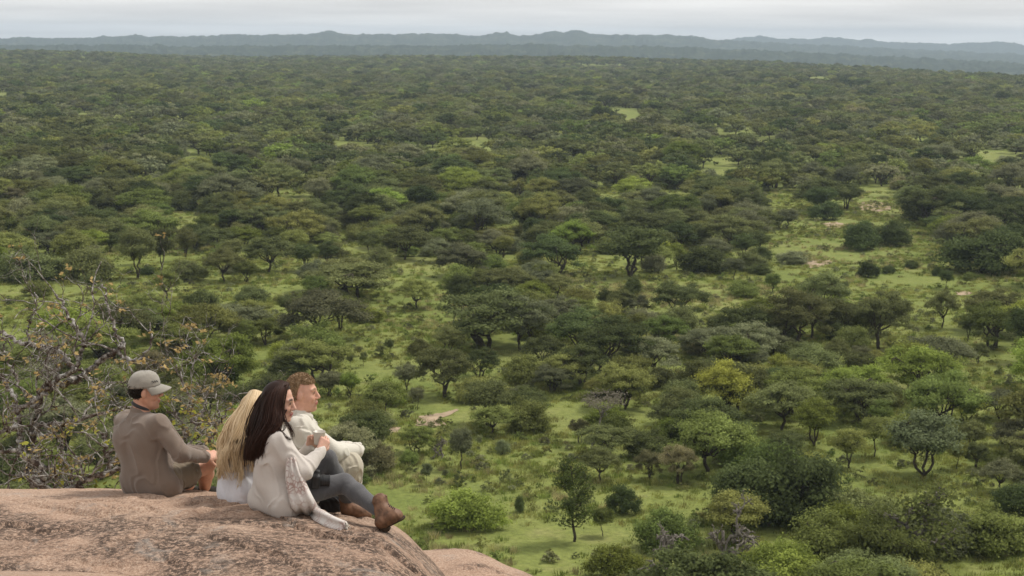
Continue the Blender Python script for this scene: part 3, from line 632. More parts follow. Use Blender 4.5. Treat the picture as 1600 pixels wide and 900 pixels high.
# --- centre and left middle distance
for a in [(552, 467, 140, 56, 'acacia', 'dark', 'very wide flat acacia with two trunks by the narrow glade', 1), (650, 483, 66, 42, 'acacia', 'olive', 'round-topped olive acacia standing in the narrow glade', 0), (721, 466, 51, 43, 'bush', 'deep', 'dense dark round bush closing the narrow glade'),
          (770, 446, 48, 31, 'bush', 'deep', 'dark bush next to the dense round bush'), (765, 542, 172, 88, 'acacia', 'dark', 'huge dark spreading acacia below the narrow glade', 3), (495, 563, 90, 64, 'bush', 'mid', 'big dense green bush behind the blond man'),
          (500, 531, 142, 74, 'acacia', 'grey', 'huge grey-green acacia behind the big green bush', 2), (443, 561, 53, 33, 'bush', 'yellow', 'yellow-green bush behind the dark-haired woman'), (657, 579, 46, 46, 'acacia', 'dark', 'thin dark acacia near the row of tiny trees', 0),
          (533, 575, 15, 24, 'tree', 'dark', 'first tiny dark tree of the row on the slope', 0), (547, 575, 13, 22, 'tree', 'dark', 'tiny dark tree touching the first of the row', 0), (568, 574, 15, 24, 'tree', 'dark', 'third tiny dark tree of the row', 0), (560, 557, 18, 16, 'tree', 'dark', 'tiny tree behind the third of the row', 0),
          (594, 558, 20, 18, 'tree', 'dark', 'tiny flat tree at the end of the row', 0), (608, 554, 18, 24, 'tree', 'deep', 'tiny dark tree past the end of the row', 0), (635, 610, 46, 40, 'tree', 'grey', 'grey ragged tree beside the tall dark acacia', 1),
          (215, 436, 68, 80, 'tree', 'dark', 'tall dark tree with bare lower stems at the grass strip', 1), (254, 425, 48, 68, 'tree', 'dark', 'second tall dark tree with bare stems', 1), (290, 408, 40, 52, 'tree', 'dark', 'third tall dark tree behind the other two', 1),
          (231, 430, 28, 16, 'bush', 'deep', 'low dark bush between the tall bare-stemmed trees'), (293, 438, 62, 35, 'bush', 'dark', 'wide dark bush by the tall bare-stemmed trees'), (140, 459, 33, 28, 'tree', 'dark', 'small lone tree on the long grass strip', 0),
          (260, 471, 54, 46, 'acacia', 'olive', 'olive acacia beyond the man in the cap', 0), (315, 502, 78, 58, 'bush', 'deep', 'dense dark dome-shaped bush near the grass strip'), (393, 475, 56, 32, 'bush', 'dark', 'flattened dark bush beside the dome-shaped one'),
          (375, 532, 104, 54, 'acacia', 'grey', 'wide grey-green acacia above the blonde woman', 2), (276, 547, 62, 48, 'bush', 'olive', 'olive fan-shaped bush above the man in the cap'), (360, 577, 62, 31, 'acacia', 'grey', 'low grey acacia above the yellow-leaved twigs'), (220, 512, 74, 54, 'acacia', 'olive', 'olive spreading tree behind the lichen-covered limbs', 3),
          (45, 438, 100, 52, 'bush', 'dark', 'broad dark wood edge tree at the grass strip'), (135, 438, 84, 58, 'bush', 'dark', 'dark rounded tree at the grass strip'), (60, 462, 44, 28, 'bush', 'olive', 'light olive bush in front of the wood edge'), (350, 440, 70, 48, 'acacia', 'dark', 'shaded acacia joining the dark wood'),
          (985, 432, 118, 78, 'tree', 'deep', 'massive dark tree standing above the glade', 3), (865, 430, 100, 60, 'acacia', 'deep', 'broad dark acacia above the glade', 3), (1187, 368, 64, 40, 'acacia', 'dark', 'domed acacia near the waterhole'), (1187, 408, 40, 26, 'bush', 'deep', 'dark round bush near the waterhole'),
          (1188, 429, 34, 19, 'bush', 'deep', 'low round bush before the waterhole'), (1280, 336, 54, 44, 'tree', 'deep', 'very dark big tree near the far bare ground', 3), (1322, 327, 54, 40, 'tree', 'deep', 'second very dark tree near the far bare ground', 3), (1345, 390, 62, 50, 'bush', 'deep', 'big dark rounded tree clump by the meadow'), (1395, 384, 60, 44, 'bush', 'deep', 'second dark rounded tree clump by the meadow'),
          (1465, 345, 94, 54, 'bush', 'deep', 'large dark tree past the far bare ground'), (1540, 427, 135, 78, 'bush', 'deep', 'large dark tree bordering the meadow'), (1590, 420, 90, 70, 'tree', 'deep', 'tall dark tree bordering the meadow', 3), (1240, 412, 50, 22, 'bush', 'grey', 'grey bush on the waterhole bank'),
          (1100, 425, 80, 45, 'bush', 'deep', 'dark bush mass between massive tree and lush thicket'), (660, 340, 60, 50, 'tree', 'deep', 'dark tall tree standing out of the woodland', 3), (420, 425, 90, 50, 'acacia', 'dark', 'shaded acacia beside the very wide flat one')]: H_(*a)

# --- woodland fill
CLEAR = [[(585, 760), (650, 715), (700, 690), (760, 684), (900, 690), (885, 755), (960, 740), (1085, 730), (1095, 775), (990, 800), (900, 895), (600, 895)],
         [(-60, 440), (200, 438), (345, 444), (420, 470), (330, 480), (200, 478), (60, 505), (-60, 515)], [(575, 422), (690, 415), (715, 440), (700, 490), (650, 520), (600, 500), (565, 440)],
         [(880, 405), (1000, 428), (1130, 428), (1200, 440), (1180, 478), (1130, 492), (950, 455), (890, 440)], [(1195, 385), (1250, 345), (1290, 345), (1330, 315), (1400, 318), (1440, 350), (1500, 400), (1600, 440), (1640, 470), (1460, 480), (1360, 462), (1290, 430), (1200, 425)],
         [(1400, 480), (1520, 470), (1500, 540), (1460, 560), (1400, 540)], [(520, 560), (590, 530), (640, 515), (690, 545), (690, 595), (600, 605), (520, 592)], [(1370, 700), (1520, 715), (1540, 760), (1400, 760)], [(1545, 775), (1640, 775), (1640, 850), (1560, 840), (1530, 800)],
         [(1500, 870), (1640, 850), (1640, 930), (1500, 920)], [(630, 635), (730, 635), (740, 690), (620, 700)], [(1240, 690), (1330, 660), (1300, 700)], [(880, 820), (960, 850), (950, 920), (850, 920)], [(1540, 560), (1620, 570), (1600, 620), (1520, 610)],
         [(440, 300), (480, 295), (490, 320), (450, 325)], [(270, 335), (330, 325), (320, 345), (270, 350)], [(920, 312), (955, 310), (950, 325), (925, 325)], [(1100, 250), (1140, 242), (1150, 262), (1110, 268)], [(520, 375), (560, 372), (555, 392)], [(250, 395), (290, 392), (280, 412), (245, 415)],
         [(1210, 300), (1250, 290), (1255, 330), (1215, 335)]]
def inside(px, py, poly):
    c = np.zeros(len(px), bool); n = len(poly)
    for i in range(n):
        (x1, y1), (x2, y2) = poly[i], poly[i - 1]
        c ^= ((y1 > py) != (y2 > py)) & (px < (x2 - x1) * (py - y1) / (y2 - y1 + 1e-9) + x1)
    return c
def proj(P):
    d = P - CAM; z = d @ c_f; return 800 + FP * (d @ c_r) / z, 450 - FP * (d @ c_u) / z, z
cell = 5.7
gx, gy = np.meshgrid(np.arange(-1400, 1400, cell), np.arange(34, 3250, cell)); gx, gy = gx.ravel(), gy.ravel()
k = np.abs(gx) < gy * 0.42 + 25; gx, gy = gx[k], gy[k]; nP = len(gx)
gx = gx + rng.uniform(-.48, .48, nP) * cell; gy = gy + rng.uniform(-.48, .48, nP) * cell
gr = np.hypot(gx, gy); gz = terr(gx, gy)
k = far_mask(gx, gy) < 0.9; gx, gy, gr, gz = gx[k], gy[k], gr[k], gz[k]; nP = len(gx)
ppx, ppy, pz = proj(np.column_stack([gx, gy, gz]))
dn = fbm(gx / 90, gy / 90, 3, 77); keep = np.ones(nP, bool)
u = rng.random(nP); near = gr < 330
kd = np.where(u < np.where(near, .40, .52), 0, np.where(u < np.where(near, .74, .80), 1, 2))     # acacia / bush / tree
sz = rng.uniform(.65, 1.3, nP) * np.where(near, .86, 1.08)
wm = np.where(kd == 0, 8.4, np.where(kd == 1, 5.4, 5.0)) * sz * np.interp(gr, [250, 600], [1, 1.18]); hm = np.where(kd == 0, 5.4, np.where(kd == 1, 3.7, 4.5)) * sz * rng.uniform(.85, 1.2, nP)
tk_ = (ppx > 990) & (ppy > 790); wm = np.where(tk_, wm * 1.3, wm); hm = np.where(tk_, hm * 1.15, hm); hm = np.where(gr < 75, hm * .7, hm); tpx = hm * FP / pz
for poly in CLEAR:
    for q, o_ in ((0, 0), (.35, 0), (.75, 0), (.6, .32), (.6, -.32)): keep &= ~inside(ppx + o_ * wm * FP / pz, ppy - q * tpx, poly)
pk = np.interp(gr, [60, 160, 260, 420, 800, 3300], [.80, .64, .58, .52, .43, .40]); keep &= (rng.random(nP) < pk * np.clip(.45 + 1.25 * dn, .3, 1.05)) | ((ppx > 990) & (ppx < 1480) & (ppy > 800) & (rng.random(nP) < .9))
keep &= ~((gr > 420) & (fbm(gx / 55, gy / 110, 3, 99) > 0.655))                     # small glades far off
keep &= ~((ppy > 890) & (ppx > 600) & (ppx < 950)); keep &= gr > 48; thick = (ppx > 990) & (ppy > 775)
TK = np.array(TAKEN)
for tx, ty, tr in TK: keep &= np.hypot(gx - tx, gy - ty) > tr * .78 + 1.2
gx, gy, gr, gz, ppx, ppy, pz, dn, near, kd, sz, wm, hm = [a[keep] for a in (gx, gy, gr, gz, ppx, ppy, pz, dn, near, kd, sz, wm, hm)]; nP = len(gx)
tnames = list(TONES)[:9]; tw_n = [.22, .08, .16, .22, .18, .11, .01, .02, .0]; tw_f = [.40, .16, .19, .12, .11, .015, .0, .005, .0]
tn_ = np.where(near, rng.choice(9, nP, p=tw_n), rng.choice(9, nP, p=tw_f))
score = wm * hm / pz ** 2; vis = (ppx > -40) & (ppx < 1640) & (ppy > 60) & (ppy < 960)
vis &= ~((ppx < 660) & (ppy > 775))
sel = np.zeros(nP, bool)
for kk, lim in ((0, 215), (1, 215), (2, 190)):
    idx = np.where((kd == kk) & vis)[0]; sel[idx[np.argsort(-score[idx])[:lim]]] = True
kn = ['acacia', 'bush', 'tree']; RR_ = random.Random(3)
for i in np.where(sel)[0]:
    kk = kn[kd[i]]; tn = tnames[tn_[i]]; l = int(np.argmin(np.hypot(LANDG[:, 0] - gx[i], LANDG[:, 1] - gy[i])))
    sw = 'larger' if sz[i] > 1.03 else ('smaller' if sz[i] < .78 else 'middling')
    lab = f'{sw} {WORD[tn]} {KIND[kk][1]} near {LAND[l][2]}'.replace('deep dark', 'deep')
    place(kk, RR_.randrange(4), gx[i], gy[i], wm[i], hm[i], tn, lab, lab.replace(KIND[kk][1], KIND[kk][1] + 's'), parts=hm[i] * FP / pz[i] > PART_MIN, r=RR_)

# the remaining, uncountable woodland: one point cloud that instances the tree meshes
pc = bpy.data.collections.new('woodland_kinds')
def pobj(i, me, tone):
    o = bpy.data.objects.new(f'woodland_kind_{i:03d}', me); pc.objects.link(o); paint(o, tone)
keys_n = [f'acacia{k}' for k in range(4)] + [f'bush{k}' for k in range(4)] + [f'tree{k}' for k in range(4)]
keys_f = [f'facacia{k}' for k in range(4)] + [f'fbush{k}' for k in range(3)]
IDX = {}
for key in keys_n + keys_f:
    for ti, tn in enumerate(tnames[:8]): IDX[(key, ti)] = len(IDX); pobj(IDX[(key, ti)], PRO[key].whole, tn)
rest = np.where(~sel)[0]; ids = np.zeros(len(rest), np.int32); scl = np.zeros((len(rest), 3), np.float32)
for q, i in enumerate(rest):
    far = gr[i] > 420
    if far: key = f'facacia{i % 4}' if kd[i] == 0 else f'fbush{i % 3}'
    else: key = f'{kn[kd[i]]}{i % 4}'
    p = PRO[key]; ids[q] = IDX[(key, min(int(tn_[i]), 7))]; ww = wm[i] * (1.0 if (kd[i] == 0 or not far) else 1.15); scl[q] = (ww / p.w * (.85 + .3 * ((i * 7919) % 97) / 97), ww / p.w, hm[i] / p.h * (1.0 if kd[i] != 2 or not far else 1.0))
def instancer(name, P, ids, scl, rot, coll, label):
    me = bpy.data.meshes.new(name); me.vertices.add(len(P)); me.vertices.foreach_set('co', np.asarray(P, np.float32).ravel())
    a = me.attributes.new('kind_id', 'INT', 'POINT'); a.data.foreach_set('value', np.asarray(ids, np.int32))
    a = me.attributes.new('size', 'FLOAT_VECTOR', 'POINT'); a.data.foreach_set('vector', np.asarray(scl, np.float32).ravel())
    a = me.attributes.new('turn', 'FLOAT_VECTOR', 'POINT'); a.data.foreach_set('vector', np.column_stack([np.sin(rot * 91) * .09, np.cos(rot * 57) * .09, rot]).astype(np.float32).ravel())
    o = obj(name, me, kind='stuff', label=label)
    ng = bpy.data.node_groups.new(name, 'GeometryNodeTree'); ng.interface.new_socket('Geometry', in_out='INPUT', socket_type='NodeSocketGeometry'); ng.interface.new_socket('Geometry', in_out='OUTPUT', socket_type='NodeSocketGeometry')
    gi, go = N(ng, 'NodeGroupInput'), N(ng, 'NodeGroupOutput'); ci = N(ng, 'GeometryNodeCollectionInfo'); ci.inputs['Collection'].default_value = coll
    ci.inputs['Separate Children'].default_value = True; ci.inputs['Reset Children'].default_value = True
    ip = N(ng, 'GeometryNodeInstanceOnPoints'); ip.inputs['Pick Instance'].default_value = True
    def na(nm, ty): n = N(ng, 'GeometryNodeInputNamedAttribute', data_type=ty); n.inputs[0].default_value = nm; return n.outputs['Attribute']
    l = ng.links.new
    l(gi.outputs[0], ip.inputs['Points']); l(ci.outputs[0], ip.inputs['Instance']); l(na('kind_id', 'INT'), ip.inputs['Instance Index'])
    l(na('size', 'FLOAT_VECTOR'), ip.inputs['Scale']); l(na('turn', 'FLOAT_VECTOR'), ip.inputs['Rotation']); l(ip.outputs[0], go.inputs[0])
    md = o.modifiers.new('scatter', 'NODES'); md.node_group = ng; return o
instancer('woodland', np.column_stack([gx, gy, gz])[rest], ids, scl, rng.uniform(0, 6.28, len(rest)), pc, 'unbroken acacia woodland stretching to the horizon')

# grass tufts, weeds and tiny shrublets on the near plain
gc = bpy.data.collections.new('grass_kinds')
def tuft(i, n, hgt, spread, tone):
    r = np.random.default_rng(900 + i); A = Acc(); a = r.uniform(0, 6.28, n); q = r.random(n) * spread
    B = np.column_stack([np.cos(a) * q, np.sin(a) * q, np.zeros(n)]); tip = B + np.column_stack([np.cos(a) * .25 * hgt, np.sin(a) * .25 * hgt, r.uniform(.6, 1.1, n) * hgt]) + r.normal(size=(n, 3)) * .08 * hgt
    s = np.column_stack([-np.sin(a), np.cos(a), 0 * a]) * .035
    A.add(np.stack([B - s, B + s, tip], 1).reshape(-1, 3), T=np.arange(3 * n).reshape(-1, 3), tone=np.repeat(r.uniform(.8, 1.2, n), 3))
    o = bpy.data.objects.new(f'grass_kind_{i:02d}', A.build(f'grass_tuft{i}', FOL, False)); gc.objects.link(o); paint(o, tone)
tuft(0, 60, .24, .7, 'grass_a'); tuft(1, 60, .28, .8, 'grass_b'); tuft(2, 50, .34, .6, 'grass_c'); tuft(3, 40, .42, .5, 'grass_d')
def weed(i, tone):
    T, L = p_bush(950 + i, 1.1, .75, 12, 26, .13, .1, 2); o = bpy.data.objects.new(f'grass_kind_{i:02d}', L.build(f'weed{i}', FOL, False)); gc.objects.link(o); paint(o, tone)
for i_, tn in ((4, 'mid'), (5, 'olive'), (6, 'grey'), (7, 'dark')): weed(i_, tn)
nG = 120000; rg = np.sqrt(rng.uniform(70 ** 2, 470 ** 2, nG)); ag = rng.uniform(-.40, .40, nG); GX, GY = rg * np.sin(ag), rg * np.cos(ag)
kg = (fbm(GX / 9, GY / 9, 4, 31) + rng.uniform(-.2, .2, nG) > .47); GX, GY = GX[kg], GY[kg]; nG = len(GX)
gid = np.clip((fbm(GX / 30, GY / 30, 3, 61) * 6 - 1.2 + rng.normal(size=nG) * .8), 0, 3).astype(int)
wd_ = rng.random(nG) < .12; gid = np.where(wd_, rng.integers(4, 8, nG), gid)
instancer('grass', np.column_stack([GX, GY, terr(GX, GY)]), gid, np.repeat(rng.uniform(.5, 1.5, nG)[:, None], 3, 1), rng.uniform(0, 6.28, nG), gc, 'rough green and straw-coloured grass of the plain')
# ================================================================== PEOPLE (implicit surfaces -> one continuous mesh each)
def rc(a, b, ra, rb=None, k=.03):
    return ('rc', np.asarray(a, float), np.asarray(b, float), ra, ra if rb is None else rb, k)
def el(c, ax, rad, k=.02, sub=False):
    return ('el', np.asarray(c, float), np.asarray(ax, float), np.asarray(rad, float), k, sub)
def bx(c, ax, half, rnd, k=.004):
    return ('bx', np.asarray(c, float), np.asarray(ax, float), np.asarray(half, float), rnd, k)
def p_bb(p):
    if p[0] == 'rc': r = max(p[3], p[4]); return np.minimum(p[1], p[2]) - r, np.maximum(p[1], p[2]) + r
    r = np.linalg.norm(p[3]) if p[0] == 'bx' else max(p[3]); return p[1] - r, p[1] + r
def p_eval(p, X):
    if p[0] == 'rc':
        ba = p[2] - p[1]; h = np.clip(((X - p[1]) @ ba) / max(ba @ ba, 1e-9), 0, 1)
        return np.linalg.norm(X - p[1] - h[..., None] * ba, axis=-1) - (p[3] + (p[4] - p[3]) * h)
    L = (X - p[1]) @ p[2].T
    if p[0] == 'el':
        k0 = np.linalg.norm(L / p[3], axis=-1); k1 = np.linalg.norm(L / p[3] ** 2, axis=-1); return k0 * (k0 - 1) / (k1 + 1e-9)
    q = np.abs(L) - (p[3] - p[4]); return np.linalg.norm(np.maximum(q, 0), axis=-1) + np.minimum(q.max(-1), 0) - p[4]
def sdf_mesh(prims, h=.006, post=None):
    bb = [p_bb(p) for p in prims if not (p[0] == 'el' and p[5])]
    lo = np.min([b[0] for b in bb], 0) - .03; hi = np.max([b[1] for b in bb], 0) + .03
    n = np.ceil((hi - lo) / h).astype(int) + 1; F = np.full(n, .08, np.float32); ax = [lo[i] + h * np.arange(n[i]) for i in range(3)]
    for p in prims:
        a, b = p_bb(p); k = p[5] if p[0] != 'el' else p[4]; m = .05 + k
        s = [slice(max(0, int((a[i] - m - lo[i]) / h)), min(n[i], int((b[i] + m - lo[i]) / h) + 2)) for i in range(3)]
        X = np.stack(np.meshgrid(*[ax[i][s[i]] for i in range(3)], indexing='ij'), -1); d = p_eval(p, X); f = F[tuple(s)]
        if p[0] == 'el' and p[5]:
            d = -d; hh = np.clip(.5 - .5 * (f - d) / k, 0, 1); F[tuple(s)] = f * (1 - hh) + d * hh + k * hh * (1 - hh)
        else:
            hh = np.clip(.5 + .5 * (d - f) / k, 0, 1); F[tuple(s)] = d * (1 - hh) + f * hh - k * hh * (1 - hh)
    if post is not None:
        X = np.stack(np.meshgrid(*ax, indexing='ij'), -1); F = post(X, F)
    return surface_nets(F, lo, h)
def surface_nets(F, lo, h):
    S = F < 0; c = np.zeros(np.array(F.shape) - 1, np.int8); off = [(i, j, k) for i in (0, 1) for j in (0, 1) for k in (0, 1)]
    sl = lambda o: tuple(slice(o[i], F.shape[i] - 1 + o[i]) for i in range(3))
    for o in off: c += S[sl(o)]
    A = np.argwhere((c > 0) & (c < 8)); P = np.zeros((len(A), 3)); cnt = np.zeros(len(A))
    for ia, a in enumerate(off):
        for b in off[ia + 1:]:
            if sum(abs(a[i] - b[i]) for i in range(3)) != 1: continue
            fa = F[tuple((A + a).T)]; fb = F[tuple((A + b).T)]; x = (fa < 0) != (fb < 0); t = np.where(x, fa / np.where(x, fa - fb, 1), 0)
            P += x[:, None] * (np.array(a) + t[:, None] * (np.array(b) - np.array(a))); cnt += x
    V = lo + h * (A + P / cnt[:, None]); idx = -np.ones(c.shape, np.int64); idx[tuple(A.T)] = np.arange(len(A)); Q = []
    for d in range(3):
        e = np.eye(3, dtype=int)[d]; u, v = np.eye(3, dtype=int)[(d + 1) % 3], np.eye(3, dtype=int)[(d + 2) % 3]
        s0 = S[tuple(slice(0, F.shape[i] - e[i]) for i in range(3))]; s1 = S[tuple(slice(e[i], F.shape[i]) for i in range(3))]
        E = np.argwhere(s0 != s1); ok = np.all([(E[:, i] > 0) & (E[:, i] < c.shape[i]) if i != d else E[:, i] < c.shape[i] for i in range(3)], 0); E = E[ok]
        q = np.stack([idx[tuple((E - u - v).T)], idx[tuple((E - v).T)], idx[tuple(E.T)], idx[tuple((E - u).T)]], -1)
        fl = ~s0[tuple(E.T)]; q[fl] = q[fl][:, ::-1]; Q.append(q)
    Q = np.vstack(Q); return V, Q[(Q >= 0).all(1)]
_wd = np.random.default_rng(12).normal(size=(9, 3)); _wp = np.random.default_rng(13).uniform(0, 6.28, 9)
def folds(amp, freq, stretch=(1, 1, 1)):
    st = np.asarray(stretch)
    def f(X, F):
        g = 0
        for i in range(9):
            ph = (X * st) @ (_wd[i] * freq) + _wp[i]
            if i >= 3: ph = ph + 1.5 * g
            g = g + np.sin(ph) * (1 / (1 + .35 * i))
        return F + amp * (g * .35 + .9 * (np.abs(np.sin(1.3 * g + (X * st) @ (_wd[4] * freq * .6))) - .5))
    return f

def frame(yaw, pitch=0, roll=0):
    y, p = math.radians(yaw), math.radians(pitch); f = np.array([math.cos(y) * math.cos(p), math.sin(y) * math.cos(p), math.sin(p)])
    r = np.array([math.sin(y), -math.cos(y), 0]); u = np.cross(r, f)
    if roll: q = math.radians(roll); r, u = math.cos(q) * r + math.sin(q) * u, math.cos(q) * u - math.sin(q) * r
    return np.array([f, r, u])
def head_prims(c, A, s=1.0, female=False):
    P = lambda a, b, z: c + s * (a * A[0] + b * A[1] + z * A[2]); o = []
    o.append(el(P(-.012, 0, .035), A, s * np.array([.096, .076, .096]), .02))
    o.append(rc(P(.025, 0, -.015), P(.045, 0, -.075), s * .062, s * (.040 if female else .046), .03))
    o.append(rc(P(-.005, .045, -.04), P(.055, .016, -.098), s * .026, s * .019, .02)); o.append(rc(P(-.005, -.045, -.04), P(.055, -.016, -.098), s * .026, s * .019, .02))
    o.append(el(P(.072, 0, -.103), A, s * np.array([.020, .020, .016]), .015))
    for b in (-1, 1):
        o.append(el(P(.060, .038 * b, -.028), A, s * np.array([.024, .022, .024]), .02))
        o.append(el(P(.094, .031 * b, .012), A, s * np.array([.013, .018, .011]), .010, True))
        o.append(el(P(.076, .031 * b, .012), A, s * np.array([.013, .013, .012]), .003))
        o.append(el(P(-.004, .078 * b, -.005), frame(0) @ np.eye(3) if False else A, s * np.array([.019, .009, .031]), .006))
        o.append(rc(P(.082, .012 * b, .034), P(.074, .046 * b, .032), s * .010, s * .009, .012))
    o.append(rc(P(.086, 0, .022), P(.108, 0, -.022), s * .009, s * .0125, .012)); o.append(rc(P(.096, .012, -.030), P(.096, -.012, -.030), s * .009, s * .009, .008))
    o.append(rc(P(.091, .018, -.058), P(.091, -.018, -.058), s * .008, s * .008, .006)); o.append(rc(P(.088, .015, -.070), P(.088, -.015, -.070), s * .009, s * .009, .006))
    return o, P
def hand_prims(w, d, n, sgn, curl=(30, 40, 30), spread=0.0, s=1.0, thumb=(.6, .6)):
    d = unit(d); n = unit(np.asarray(n) - (np.asarray(n) @ d) * d); t = np.cross(d, n) * sgn; o = []; w = np.asarray(w, float)
    for q, ln, rr in ((.031, .95, .0088), (.010, 1.06, .0092), (-.011, 1.0, .0088), (-.030, .8, .0078)):
        kn = w + s * (d * .088 + t * q * 1.02 + n * (.004 - abs(q) * .12)); o.append(rc(w + s * (t * q * .55 + d * .01), kn, s * .0165, s * .0125, .012))
        p = kn; a = 0; dd = unit(d + t * spread * q * 20)
        for sg, c in zip((.043, .027, .021), curl):
            a += math.radians(c); e = p + s * ln * sg * (math.cos(a) * dd - math.sin(a) * n); o.append(rc(p, e, s * rr, s * rr * .92, .0035)); p = e
    b = w + s * (d * .022 + t * .026 - n * .006); m = b + s * (.042 * unit(d * thumb[0] + t * .8 - n * .35)); e = m + s * .032 * unit(d * 1.0 + t * .1 - n * thumb[1])
    o += [rc(w + s * d * .015, b, s * .017, s * .015, .012), rc(b, m, s * .0135, s * .011, .008), rc(m, e, s * .0105, s * .009, .004)]
    return o

def skin_mat(name, col):
    m, t, b = new_mat(name); v = objco(t); a = attr(t, 'paint')
    c = ramp(t, noise(t, 30, 4, vec=v), [(.3, tuple(x * .88 for x in col)), (.7, tuple(x * 1.08 for x in col))])
    c = mixc(t, a.outputs['Alpha'], c, a.outputs['Color']); t.links.new(c, b.inputs['Base Color']); b.inputs['Roughness'].default_value = .55
    b.inputs['Subsurface Weight'].default_value = .12; b.inputs['Subsurface Radius'].default_value = (.012, .005, .003); b.inputs['Specular IOR Level'].default_value = .35; return m
def hair_mat(name, c1, c2, rough=.42):
    m, t, b = new_mat(name); a = attr(t, 'tone'); t.links.new(ramp(t, a.outputs['Fac'], [(0, c1), (1, c2)]), b.inputs['Base Color'])
    b.inputs['Roughness'].default_value = rough; b.inputs['Specular IOR Level'].default_value = .18; return m
SKIN_M = skin_mat('skin_tanned', (.56, .30, .205)); SKIN_F = skin_mat('skin_fair', (.60, .35, .265)); SKIN_B = skin_mat('skin_ruddy', (.62, .345, .25))
H_DARK = hair_mat('hair_dark_brown', (.010, .0050, .0036), (.055, .024, .0155), .5); H_BLONDE = hair_mat('hair_blonde', (.36, .23, .11), (.85, .68, .45)); H_SAND = hair_mat('hair_sandy', (.16, .095, .048), (.36, .25, .15)); H_BLACK = hair_mat('hair_short_dark', (.008, .006, .005), (.03, .022, .018))

def body_mesh(prims, mat, P=None, s=1.0, lips=(.42, .14, .12), brow=(.05, .03, .02), stub=None, h=.0052):
    V, Q = sdf_mesh(prims, h); col = np.zeros((len(V), 4))
    if P is not None:
        def spot(c, r, rgb, soft=.5, al=1.0):
            d = np.linalg.norm(V - c, axis=1); a = al * (1 - sst(r * soft, r, d)); m = a > col[:, 3]; col[m, :3] = rgb; col[m, 3] = a[m]
        if stub is not None: spot(P(.06, 0, -.085), .055 * s, stub, .5, .45)
        for b in np.linspace(-.02, .02, 5): spot(P(.098, b, -.064), .0125 * s, lips, .65)
        for b in (-1, 1):
            spot(P(.090, .031 * b, .012), .0145 * s, (.03, .02, .015), .7)
            for q in (.014, .024, .034, .044): spot(P(.092 - q * .25, q * b, .037), .0105 * s, brow, .55, .9)
            spot(P(.07, .042 * b, -.03), .03 * s, (.52, .20, .15), .1, .35)
    return mesh('body', V, [Q], mat, attrs={'paint': col})
def garment(name, prims, mat, parent, h=.0065, post=None, off=None):
    V, Q = sdf_mesh(prims, h, post); return obj(name, mesh(name, rel(V, parent), [Q], mat), parent)
def short_hair(c, A, mat, parent, s=1.0, top=.060, back=-.012, low=-.062, thick=.012, name='hair', spikes=700, seed=1, lift=.014, ceil=1.0):
    def reg(X, F):
        L = (X - c) @ A.T / s; a, z = L[..., 0], L[..., 2]; g = np.minimum(9.0 if top < -.5 else top - .10 * a - z, np.maximum(a - back - .35 * np.clip(z, 0, 1), low - z)) * s
        return np.maximum(np.maximum(F, g), (z - ceil) * s)
    V, Q = sdf_mesh([el(c + s * (-.012 * A[0] + .035 * A[2]), A, s * (np.array([.096, .076, .096]) + thick), .01)], .005, reg)
    ac = Acc(); r = np.random.default_rng(seed); ac.add(rel(V, parent), Q, tone=.35)
    L = (V - c) @ A.T / s; out = np.linalg.norm((L - [-.012, 0, .035]) / [.096, .076, .096], axis=1) > 1.06; S = V[out]
    for p in S[r.integers(0, len(S), spikes)]:
        nr = unit(p - c - s * .02 * A[2]); d = unit(nr * .55 + A[0] * .3 - A[2] * .35 * ((p - c) @ A[2] < .05) + r.normal(size=3) * .25)
        ac.tube(rel(np.array([p - nr * .004, p + d * lift * .5, p + d * lift + A[2] * .002]), parent), [.0032, .0026, .001], 4, r.uniform(0, 1), False)
    o = obj(name, ac.build(name, mat), parent); return o
def long_hair(rows, mat, parent, n, seed, wave=.012, wfreq=7, thick=.03, away=c_f, rad=.0042, cut=(.78, 1.0), name='hair', base=None, extra=None, locks=22):
    r = np.random.default_rng(seed); R = np.array(rows); ac = Acc()
    if base is not None: ac.add(rel(base[0], parent), base[1], tone=.25)
    for i in range(n):
        lk = r.integers(locks); lr = np.random.default_rng(seed * 100 + lk); uc = (lk + lr.uniform(.2, .8)) / locks; us = r.normal() * .5 / locks * np.linspace(2.6, .55, len(R)); P = []
        for row, du in zip(R, us):
            u = np.clip(uc + du, 0, 1); P.append(2 * (u - .5) * (u - 1) * row[0] + 4 * u * (1 - u) * row[1] + 2 * u * (u - .5) * row[2])
        P = np.array(P)
        dep = (.5 * lr.random() + .5 * r.random() ** 1.5) * thick; grow = np.linspace(.25, 1, len(P))[:, None]; P = P + away * dep * grow
        P = spline(P, 18); s = np.linspace(0, 1, 18); m = max(8, int(round(18 * (.7 * lr.uniform(*cut) + .3 * r.uniform(*cut))))); ph = lr.uniform(0, 6.28) + r.normal() * .25; lf = lr.uniform(.85, 1.15)
        lat = c_r * (wave * s ** 1.7 * np.sin(ph + wfreq * s * lf))[:, None] + c_f * (wave * .7 * s ** 1.7 * np.cos(ph + wfreq * s * lf))[:, None] + r.normal(size=3) * (.024 if r.random() < .1 else .006) * s[:, None]
        P = (P + lat)[:m]; ra = rad * r.uniform(.7, 1.2) * (1 - .75 * np.linspace(0, 1, m) ** 3)
        ac.tube(rel(P, parent), ra, 4, np.clip(.55 * lr.random() + .45 * r.random() + r.normal() * .1, 0, 1), False)
    for path, k, w in (extra or []):
        P0 = spline(np.array(path), 16)
        for j in range(k):
            P = P0 + r.normal(size=3) * w * np.linspace(.3, 1, 16)[:, None] + c_r * (.006 * np.sin(np.linspace(0, 8, 16) + j))[:, None]
            ac.tube(rel(P, parent), rad * .75 * (1 - .8 * np.linspace(0, 1, 16) ** 2), 4, r.uniform(.2, .9), False)
    return obj(name, ac.build(name, mat), parent)
